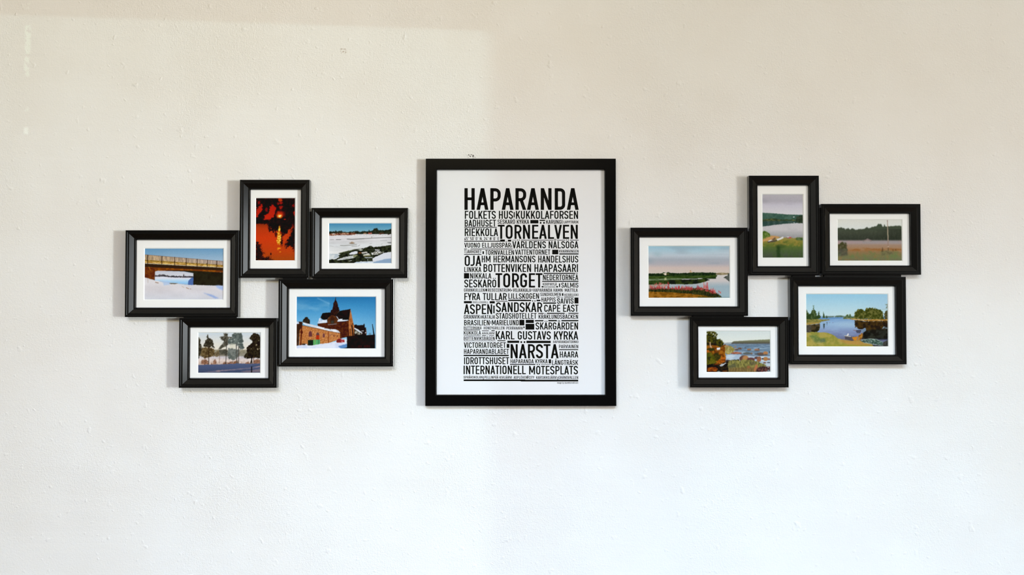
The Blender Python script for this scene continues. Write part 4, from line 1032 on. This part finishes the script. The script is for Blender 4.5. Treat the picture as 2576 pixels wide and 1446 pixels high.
def arc(cx, cy, rx, ry, a0, a1, n=9):
    return [(cx + rx * math.cos(math.radians(a0 + (a1 - a0) * i / n)), cy + ry * math.sin(math.radians(a0 + (a1 - a0) * i / n))) for i in range(n + 1)]


def bez(p0, p1, p2, p3, n=8):
    out = []
    for i in range(n + 1):
        t = i / n; u = 1 - t
        out.append(tuple(u ** 3 * p0[k] + 3 * u * u * t * p1[k] + 3 * u * t * t * p2[k] + t ** 3 * p3[k] for k in (0, 1)))
    return out


# letter: width / cap height, left and right spacing
METRIC = {'H': (.455, .07, .07), 'A': (.53, .01, .01), 'P': (.465, .07, .03), 'R': (.48, .07, .02), 'N': (.48, .07, .07), 'D': (.465, .07, .06),
          'F': (.41, .07, .03), 'O': (.47, .06, .06), 'L': (.41, .07, .01), 'K': (.50, .07, .0), 'E': (.42, .07, .035), 'T': (.46, .01, .01),
          'S': (.48, .035, .035), 'U': (.46, .065, .065), 'B': (.465, .07, .045), 'M': (.66, .07, .07), 'V': (.52, .0, .0), 'I': (.135, .07, .07),
          'J': (.37, .0, .065), 'G': (.46, .06, .06), 'C': (.46, .06, .035), 'Y': (.5, .0, .0), '0': (.42, .05, .05), '2': (.42, .05, .05), '4': (.45, .03, .03),
          '5': (.42, .05, .05), '6': (.43, .05, .05), '8': (.44, .05, .05), '\u00b0': (.22, .03, .03), "'": (.1, .05, .05), '"': (.22, .05, .05), ',': (.12, .05, .05), ' ': (.17, .05, .05)}
BASE = {'\u00c4': 'A', '\u00d6': 'O', '\u00c5': 'A'}


def letter(ink, ch, x, y, W, H, w):
    mark = ch if ch in BASE else None
    ch = BASE.get(ch, ch)
    l, r, b, t = x + w / 2, x + W - w / 2, y + w / 2, y + H - w / 2
    cx = x + W / 2
    th = w * 0.86                       # level bars are a little thinner
    rr = (r - l) / 2
    def bar(x0, x1, yc): ink.rect(x0, yc - th / 2, x1, yc + th / 2)
    def stem(xc, y0=y, y1=y + H): ink.rect(xc - w / 2, y0, xc + w / 2, y1)
    if ch == 'H': stem(l); stem(r); bar(l, r, y + H * .51)
    elif ch == 'A':
        ink.diag(x + w * .53, y, cx, y + H, w * 1.04); ink.diag(x + W - w * .53, y, cx, y + H, w * 1.04)
        f = .28; ink.rect(x + w * .53 + (W / 2 - w * .53) * f, y + H * f - th / 2, x + W - w * .53 - (W / 2 - w * .53) * f, y + H * f + th / 2)
    elif ch in 'PR':
        stem(l); m = y + H * (.455 if ch == 'P' else .47); q = min((t - m) / 2, rr * 1.1)
        ink.stroke([(l, t)] + arc(r - q, t - q, q, q, 90, 0) + arc(r - q, m + q, q, q, 0, -90) + [(l, m)], w * .95)
        if ch == 'R': ink.diag(x + W - w * .55, y, x + W * .53, y + H * .46, w * 1.06)
    elif ch == 'N': stem(l); stem(r); ink.diag(r, y, l, y + H, w)
    elif ch == 'D':
        stem(l); q = rr * .95
        ink.stroke([(l, t)] + arc(r - q, t - q, q, q, 90, 0) + arc(r - q, b + q, q, q, 0, -90) + [(l, b)], w * .97)
    elif ch in 'FE':
        stem(l); bar(l, x + W, y + H - th / 2); bar(l, x + W * .95, y + H * .505)
        if ch == 'E': bar(l, x + W, y + th / 2)
    elif ch == 'L': stem(l); bar(l, x + W, y + th / 2)
    elif ch == 'T': stem(cx); bar(x, x + W, y + H - th / 2)
    elif ch == 'I': stem(cx)
    elif ch == 'K':
        stem(l); ink.diag(l + w * .2, y + H * .33, x + W - w * .62, y + H, w * 1.12); ink.diag(x + W - w * .56, y, x + W * .44, y + H * .56, w * 1.10)
    elif ch in 'O0':
        ink.stroke(arc(cx, t - rr, rr, rr, 0, 180) + arc(cx, b + rr, rr, rr, 180, 360), w, True)
    elif ch == 'S':
        ink.stroke([(r, y + H * .735)] + arc(cx, t - rr, rr, rr, 0, 180) + bez((l, y + H * .70), (l, y + H * .56), (cx, y + H * .54), (cx, y + H * .51))[1:4] +
                   [(cx - rr * .35, y + H * .545), (cx + rr * .35, y + H * .465)] + bez((cx, y + H * .49), (cx, y + H * .46), (r, y + H * .44), (r, y + H * .30))[5:] + arc(cx, b + rr, rr, rr, 0, -180) + [(l, y + H * .265)], w)
    elif ch == 'U':
        ink.stroke([(l, y + H)] + arc(cx, b + rr, rr, rr, 180, 360) + [(r, y + H)], w)
    elif ch == 'B':
        stem(l); m = y + H * .53; q1 = (t - m) / 2; q2 = (m - b) / 2; ra = r - w * .12
        ink.stroke([(l, t)] + arc(ra - q1 * .8, t - q1, q1 * .8, q1, 90, -90) + [(l, m)], w * .9)
        ink.stroke([(l, m)] + arc(r - q2 * .8, m - q2, q2 * .8, q2, 90, -90) + [(l, b)], w * .92)
    elif ch == 'M':
        stem(l); stem(r); ink.diag(cx, y + H * .2, l, y + H, w); ink.diag(cx, y + H * .2, r, y + H, w)
    elif ch == 'V':
        ink.diag(cx, y, x + w * .53, y + H, w * 1.04); ink.diag(cx, y, x + W - w * .53, y + H, w * 1.04)
    elif ch == 'Y':
        ink.diag(cx, y + H * .38, x + w * .53, y + H, w * 1.1); ink.diag(cx, y + H * .38, x + W - w * .53, y + H, w * 1.1); stem(cx, y, y + H * .46)
    elif ch == 'J':
        q = (r - x) * .62
        ink.stroke([(r, y + H)] + arc(r - q, b + q, q, q, 0, -90)[0:] + [(x, b + w * .25)], w)
    elif ch in 'GC':
        p = [(r, y + H * .70)] + arc(cx, t - rr, rr, rr, 0, 180) + arc(cx, b + rr, rr, rr, 180, 360)
        if ch == 'G': ink.stroke(p + [(r, y + H * .47)], w); bar(cx, r + w / 2, y + H * .47)
        else: ink.stroke(p + [(r, y + H * .30)], w)
    elif ch == '2': ink.stroke([(l, y + H * .72)] + arc(cx, t - rr, rr, rr, 180, 0) + [(r, y + H * .62), (l, b)], w); bar(x, x + W, y + th / 2)
    elif ch == '4': ink.diag(l, y + H * .28, cx, y + H, w); bar(x, x + W, y + H * .28); stem(x + W * .68, y, y + H * .5)
    elif ch == '5': bar(l, x + W, y + H - th / 2); stem(l, y + H * .5, y + H); ink.stroke([(l, y + H * .54), (cx, y + H * .6)] + arc(cx, b + rr, rr, rr, 60, -160), w)
    elif ch == '6': ink.stroke(arc(cx, b + rr, rr, rr, 0, 360), w, True); ink.diag(l + w * .3, y + H * .35, cx + w * .8, y + H, w)
    elif ch == '8':
        q = H * .22; ink.stroke(arc(cx, t - q, rr * .92, q, 0, 360, 14), w, True); ink.stroke(arc(cx, b + q + H * .02, rr, q * 1.12, 0, 360, 14), w, True)
    elif ch == '\u00b0': ink.stroke(arc(cx, y + H * .86, W * .38, W * .38, 0, 360, 10), w * .5, True)
    elif ch == "'": ink.rect(x, y + H * .82, x + W, y + H)
    elif ch == '"': ink.rect(x, y + H * .86, x + W, y + H * .97)
    elif ch == ',': ink.rect(x, y - H * .12, x + W, y + H * .1)
    if mark in ('\u00c4', '\u00d6'):
        d = w * .86; g = H * .125
        for sx in (-1, 1): ink.rect(cx + sx * g - d / 2, y + H * 1.095, cx + sx * g + d / 2, y + H * 1.095 + d)
    elif mark == '\u00c5':
        ink.stroke(arc(cx, y + H * 1.185, H * .115, H * .115, 0, 360, 16), w * .42, True)


def words(ink, text, x0, x1, ytop, ybase, weight=.138):
    """set a line so that it fills x0..x1 exactly"""
    H = ytop - ybase
    seq = [(c, METRIC[BASE.get(c, c)]) for c in text]
    tot = sum(m[0] + m[1] + m[2] for _, m in seq) - seq[0][1][1] - seq[-1][1][2]
    k = (x1 - x0) / (tot * H)
    w = weight * H * min(1.12, max(.85, k ** .5))
    x = x0 - seq[0][1][1] * H * k
    for c, (W, lb, rb) in seq:
        x += lb * H * k
        if c == 'I':
            letter(ink, c, x + (W * H * k - w) / 2, ybase, w, H, w)
        elif c != ' ':
            letter(ink, c, x, ybase, W * H * k, H, w)
        x += (W + rb) * H * k


ROW = {'a': 465, 'b': 525, 'c': 615, 'd': 705, 'e': 790, 'f': 880}
ZOOM = 14.4625
PAPER_D = 0.0062                       # how far the printed sheet stands off the wall


def sheet(row, side, x, y):
    px = (1160 if side == 'L' else 1310) + x / ZOOM
    py = ROW[row] + y / ZOOM
    return at(px, py, PAPER_D)


TEXTS = [  # row, text, left side+x, right side+x, cap top, baseline
    ('a', 'HAPARANDA', 'L122', 'R2110', 118, 908), ('b', 'FOLKETS', 'L135', 'L1262', 75, 368), ('b', 'HUS', 'L1375', 'L1885', 75, 368), ('b', 'KUKKOLAFORSEN', 'L1995', 'R2085', 75, 368),
    ('b', 'BADHUSET', 'L132', 'L1272', 400, 648), ('b', 'SESKAR\u00d6 KYRKA', 'L1325', 'R305', 395, 550), ('b', 'KARUNGI', 'R925', 'R1515', 405, 550), ('b', 'LAPPTR\u00c4SK', 'R1562', 'R2105', 432, 532),
    ('b', 'RIEKKOLA', 'L132', 'L1345', 712, 996), ('b', 'TORNEALVEN', 'L1335', 'R2075', 583, 1096), ('b', '65\u00b0 50\' 0" N, 24\u00b0 8\' 0" E', 'L115', 'L1382', 1030, 1143),
    ('b', 'VUONO ELLJUSSP\u00c5R', 'L115', 'L1812', 1235, 1415), ('b', 'V\u00c4RLDENS', 'L1862', 'R915', 1178, 1440), ('b', 'N\u00c5LS\u00d6GA', 'R1015', 'R2100', 1178, 1440),
    ('c', 'TJ\u00c4RHOVET', 'L112', 'L742', 195, 318), ('c', 'TORNVALLEN', 'L880', 'L1925', 200, 376), ('c', 'VATTENTORNET', 'L1965', 'R1075', 182, 370), ('c', 'KVARNVINGEN', 'R1400', 'R2100', 190, 295),
    ('c', 'OJA', 'L130', 'L738', 402, 782), ('c', 'HM', 'L752', 'L1068', 405, 650), ('c', 'HERMANSONS', 'L1178', 'R535', 405, 650), ('c', 'HANDELSHUS', 'R635', 'R2095', 405, 655), ('c', 'LINKKA', 'L115', 'L735', 815, 1003),
    ('c', 'BOTTENVIKEN', 'L815', 'R375', 710, 998), ('c', 'HAAPASAARI', 'R500', 'R2082', 712, 1000), ('c', 'NIKKALA', 'L328', 'L1102', 1040, 1240), ('c', 'NEDERTORNE\u00c5', 'R808', 'R2095', 1092, 1298),
    ('d', 'SESKARO', 'L115', 'L1275', -28, 258), ('d', 'TORGET', 'L1250', 'R790', -258, 260), ('d', 'KORPIKYL\u00c4', 'R805', 'R1310', 92, 188), ('d', 'MATKAKOSKI', 'R852', 'R1258', 212, 268), ('d', 'SALMIS', 'R1475', 'R2098', 85, 265),
    ('d', 'GRANKULLEN', 'L105', 'L855', 295, 415), ('d', 'RESECENTRUM', 'L972', 'L1795', 295, 415), ('d', 'VOJAKKALA', 'L1885', 'R375', 295, 418), ('d', 'HAPARANDA HAMN', 'R455', 'R1518', 298, 418), ('d', 'MATTILA', 'R1602', 'R2072', 298, 418),
    ('d', 'FYRA', 'L118', 'L700', 460, 720), ('d', 'TULLAR', 'L785', 'L1662', 462, 722), ('d', 'LILLSKOGEN', 'L1720', 'R665', 470, 672), ('d', 'SUNDHOLMEN', 'R710', 'R1458', 452, 572), ('d', 'KER\u00c4SJOKI', 'R1592', 'R2095', 482, 575),
    ('d', 'HAPPIS', 'R752', 'R1270', 620, 780), ('d', 'S\u00c4IVIS', 'R1322', 'R1918', 650, 852), ('d', 'SVELLESGRILL', 'L425', 'L995', 762, 832), ('d', 'ASPEN', 'L105', 'L1130', 868, 1228), ('d', 'SANDSKAR', 'L1270', 'R780', 800, 1155),
    ('d', 'CAPE', 'R855', 'R1438', 885, 1145), ('d', 'EAST', 'R1542', 'R2098', 885, 1145), ('d', 'GRANVIK', 'L102', 'L690', 1255, 1398), ('d', 'KATAJA', 'L768', 'L1235', 1262, 1400), ('d', 'STADSHOTELLET', 'L1265', 'R575', 1190, 1398), ('d', 'KR\u00c5KLUNDSB\u00c4CKEN', 'R650', 'R2085', 1242, 1400),
    ('e', 'BRASILIEN', 'L110', 'L1035', 210, 410), ('e', 'MARIELUND', 'L1125', 'L2095', 210, 405), ('e', 'BUTTERKAKA', 'L100', 'L745', 445, 552), ('e', 'HONEYGRILLEN', 'L820', 'L1575', 450, 558), ('e', 'PER\u00c4VAARA', 'L1650', 'L2245', 455, 560), ('e', 'SK\u00c4RG\u00c5RDEN', 'R540', 'R2085', 300, 562),
    ('e', 'KUKKOLA', 'L100', 'L722', 608, 752), ('e', 'AAVAJ\u00c4RVI', 'L758', 'L1218', 652, 738), ('e', 'KARL', 'L1262', 'L1945', 615, 920), ('e', 'GUSTAVS', 'L2060', 'R1095', 620, 925), ('e', 'KYRKA', 'R1210', 'R2092', 622, 928), ('e', 'BOTTENVIKSB\u00c5GEN', 'L100', 'L1220', 818, 948),
    ('e', 'VICTORIATORGET', 'L100', 'L1628', 1025, 1228), ('e', 'HAPARANDATORNIO', 'R1180', 'R2095', 958, 1055), ('e', 'PARVIAINEN', 'R1392', 'R2092', 1112, 1240), ('f', 'HAPARANDABLADET', 'L105', 'L1738', -35, 148), ('f', 'NARSTA', 'L1800', 'R1378', -210, 305), ('f', 'HAARA', 'R1420', 'R2092', 52, 278),
    ('f', 'IDROTTSHUSET', 'L108', 'L1748', 265, 520), ('f', 'HAPARANDA KYRKA', 'L1795', 'R978', 338, 488), ('f', 'L\u00c5NGTR\u00c4SK', 'R1142', 'R2090', 370, 548), ('f', 'INTERNATIONELL', 'L90', 'R185', 570, 882), ('f', 'M\u00d6TESPLATS', 'R305', 'R2080', 580, 890),
    ('f', 'SPR\u00c5KSKOLAN', 'L90', 'L778', 945, 1040), ('f', 'PELLINP\u00c4\u00c4', 'L850', 'L1355', 945, 1045), ('f', 'KIVIJ\u00c4RVI', 'L1395', 'L1848', 948, 1048), ('f', 'ASPL\u00d6VEN', 'L1910', 'R240', 948, 1050), ('f', 'CITY', 'R300', 'R492', 950, 1052), ('f', 'KARSIKKOJ\u00c4RVI', 'R565', 'R1308', 950, 1055), ('f', 'GR\u00c4NSVALLEN', 'R1375', 'R2090', 950, 1055)]
BLOCKS = [  # row, side, x0, y0, x1, y1
    ('b', 'L', 1912, 118, 1950, 318), ('b', 'L', 115, 665, 1300, 692), ('b', 'R', 348, 408, 642, 533), ('b', 'R', 685, 402, 885, 445), ('b', 'R', 698, 478, 752, 545), ('b', 'R', 818, 478, 875, 545),
    ('b', 'L', 112, 1165, 1592, 1196), ('b', 'L', 1422, 1118, 1592, 1196), ('b', 'L', 1702, 1125, 1822, 1194), ('b', 'L', 1855, 1130, 2010, 1143), ('b', 'L', 2172, 1128, 2330, 1150), ('b', 'R', 0, 1130, 1180, 1152), ('b', 'R', 1318, 1130, 1618, 1152), ('b', 'R', 1790, 1128, 2105, 1152), ('b', 'L', 1830, 1325, 1852, 1412),
    ('c', 'L', 108, 148, 212, 172), ('c', 'L', 345, 148, 1875, 172), ('c', 'L', 108, 348, 740, 374), ('c', 'L', 778, 245, 830, 345), ('c', 'R', 1145, 188, 1365, 355), ('c', 'R', 1402, 322, 2105, 362), ('c', 'L', 105, 1040, 292, 1234), ('c', 'L', 1158, 1215, 1192, 1245), ('c', 'L', 1222, 1215, 1256, 1245), ('c', 'R', 830, 1030, 1985, 1066),
    ('d', 'R', 778, 20, 2100, 55), ('d', 'R', 758, 210, 832, 258), ('d', 'R', 1290, 208, 1355, 258), ('d', 'R', 1392, 112, 1432, 246), ('d', 'L', 885, 302, 940, 402), ('d', 'L', 1825, 338, 1855, 392), ('d', 'R', 398, 318, 422, 376), ('d', 'R', 1500, 468, 1552, 562), ('d', 'R', 1302, 598, 1428, 622), ('d', 'R', 1582, 598, 1925, 622), ('d', 'R', 1955, 625, 2100, 840),
    ('d', 'L', 1265, 752, 1690, 774), ('d', 'L', 1715, 702, 2330, 752), ('d', 'R', 0, 705, 378, 754), ('d', 'R', 415, 730, 455, 768), ('d', 'R', 498, 730, 538, 768), ('d', 'R', 575, 705, 715, 758), ('d', 'R', 812, 805, 1285, 850), ('d', 'L', 102, 755, 390, 834), ('d', 'L', 1040, 758, 1226, 838), ('d', 'L', 1170, 918, 1218, 1198),
    ('d', 'R', 638, 1185, 835, 1216), ('d', 'R', 948, 1180, 1600, 1216), ('d', 'R', 1730, 1180, 2100, 1212), ('d', 'L', 712, 1282, 742, 1388),
    ('e', 'L', 1070, 252, 1095, 355), ('e', 'L', 2122, 205, 2300, 408), ('e', 'R', 182, 205, 475, 322), ('e', 'R', 175, 352, 492, 562), ('e', 'R', 98, 448, 138, 508), ('e', 'R', 518, 218, 826, 262), ('e', 'R', 1005, 212, 1315, 260), ('e', 'R', 1480, 215, 2098, 260), ('e', 'L', 100, 565, 690, 588), ('e', 'L', 758, 594, 1005, 618), ('e', 'L', 1100, 588, 1222, 620), ('e', 'L', 98, 775, 712, 792), ('e', 'L', 762, 765, 902, 788), ('e', 'L', 1008, 765, 1198, 782), ('e', 'L', 98, 970, 1268, 984),
    ('e', 'L', 1318, 950, 1612, 982), ('e', 'L', 1682, 965, 2112, 1045), ('e', 'L', 2160, 985, 2218, 1048), ('e', 'R', 108, 985, 165, 1048), ('e', 'R', 208, 968, 1092, 1052), ('e', 'L', 1660, 1082, 1755, 1226), ('e', 'R', 1395, 1275, 2092, 1308), ('f', 'L', 92, 178, 1732, 226), ('f', 'L', 1775, 512, 2330, 544), ('f', 'R', 0, 512, 535, 546), ('f', 'R', 735, 520, 1098, 536), ('f', 'R', 1018, 342, 1102, 488),
    ('f', 'L', 92, 1072, 2330, 1134), ('f', 'R', 0, 1082, 2092, 1146), ('f', 'L', 800, 955, 822, 1080), ('f', 'R', 250, 930, 276, 1042), ('f', 'R', 1335, 970, 1356, 1090)]

ink = Ink()
for row, text, a, b, yt, yb in TEXTS:
    x0, zt = sheet(row, a[0], float(a[1:]), yt)
    x1, _ = sheet(row, b[0], float(b[1:]), yt)
    _, zb = sheet(row, a[0], float(a[1:]), yb)
    words(ink, text, x0, x1, zt, zb, .148 if text in ('HAPARANDA',) else .140)
for row, side, xa, ya, xb, yb in BLOCKS:
    x0, z1 = sheet(row, side, xa, ya)
    x1, z0 = sheet(row, side, xb, yb)
    ink.rect(x0, z0, x1, z1)

# the designer's line in small lower-case type
fc = bpy.data.curves.new('small_print', 'FONT')
fc.body = 'design by davidthornell.com'
fc.offset = 0.012
fo = bpy.data.objects.new('small_print', fc)
col.objects.link(fo)
bpy.context.view_layer.update()
fm = bpy.data.meshes.new_from_object(fo.evaluated_get(bpy.context.evaluated_depsgraph_get()))
vx = [v.co.x for v in fm.vertices]; vy = [v.co.y for v in fm.vertices]
sx0, sz1 = sheet('f', 'R', 1322, 1165)
sx1, sz0 = sheet('f', 'R', 2088, 1240)
for poly in fm.polygons:
    ink.face([(sx0 + (fm.vertices[i].co.x - min(vx)) / (max(vx) - min(vx)) * (sx1 - sx0),
               sz0 + (fm.vertices[i].co.y - min(vy)) / (max(vy) - min(vy)) * (sz1 - sz0)) for i in poly.vertices])
bpy.data.objects.remove(fo); bpy.data.curves.remove(fc); bpy.data.meshes.remove(fm)

# ---------------------------------------------------------------- poster frame
px0, pz0, px1, pz1 = box_at(1070.3, 398.8, 1550, 1021.2, 0.012)
root = bpy.data.objects.new('framed_poster', None)
root.empty_display_size = 0.05
root.location = ((px0 + px1) / 2, 0.0, pz0)
col.objects.link(root)
tag(root, 'large black framed black-and-white typographic poster of place names hanging between the two collage frames', 'poster')
moulding('frame', px0, pz0, px1, pz1, POSTER_PROFILE, M_POSTER_FRAME, root)
w = 0.0204
qx0, qz0, qx1, qz1 = px0 + w - .003, pz0 + w - .003, px1 - w + .003, pz1 - w + .003
bm = bmesh.new()
v = [bm.verts.new(p) for p in ((qx0, -PAPER_D + .00015, qz0), (qx1, -PAPER_D + .00015, qz0), (qx1, -PAPER_D + .00015, qz1), (qx0, -PAPER_D + .00015, qz1))]
bm.faces.new(v)
for f in ink.f:
    try:
        nf = bm.faces.new([bm.verts.new((ink.v[i][0], -PAPER_D, ink.v[i][1])) for i in f])
    except ValueError:
        continue
    nf.material_index = 1
for f in bm.faces:
    f.normal_update()
    if f.normal.y > 0: f.normal_flip()
pr = bm_obj('poster_print', bm, [M_PAPER, M_INK], root)
pr['label'] = 'white sheet printed with black place names'
pane('glass_pane', qx0, qz0, qx1, qz1, -0.0070, M_GLASS, root)
pane('backing_board', px0 + .006, pz0 + .006, px1 - .006, pz1 - .006, -0.0055, M_BACK, root, 0.0035)
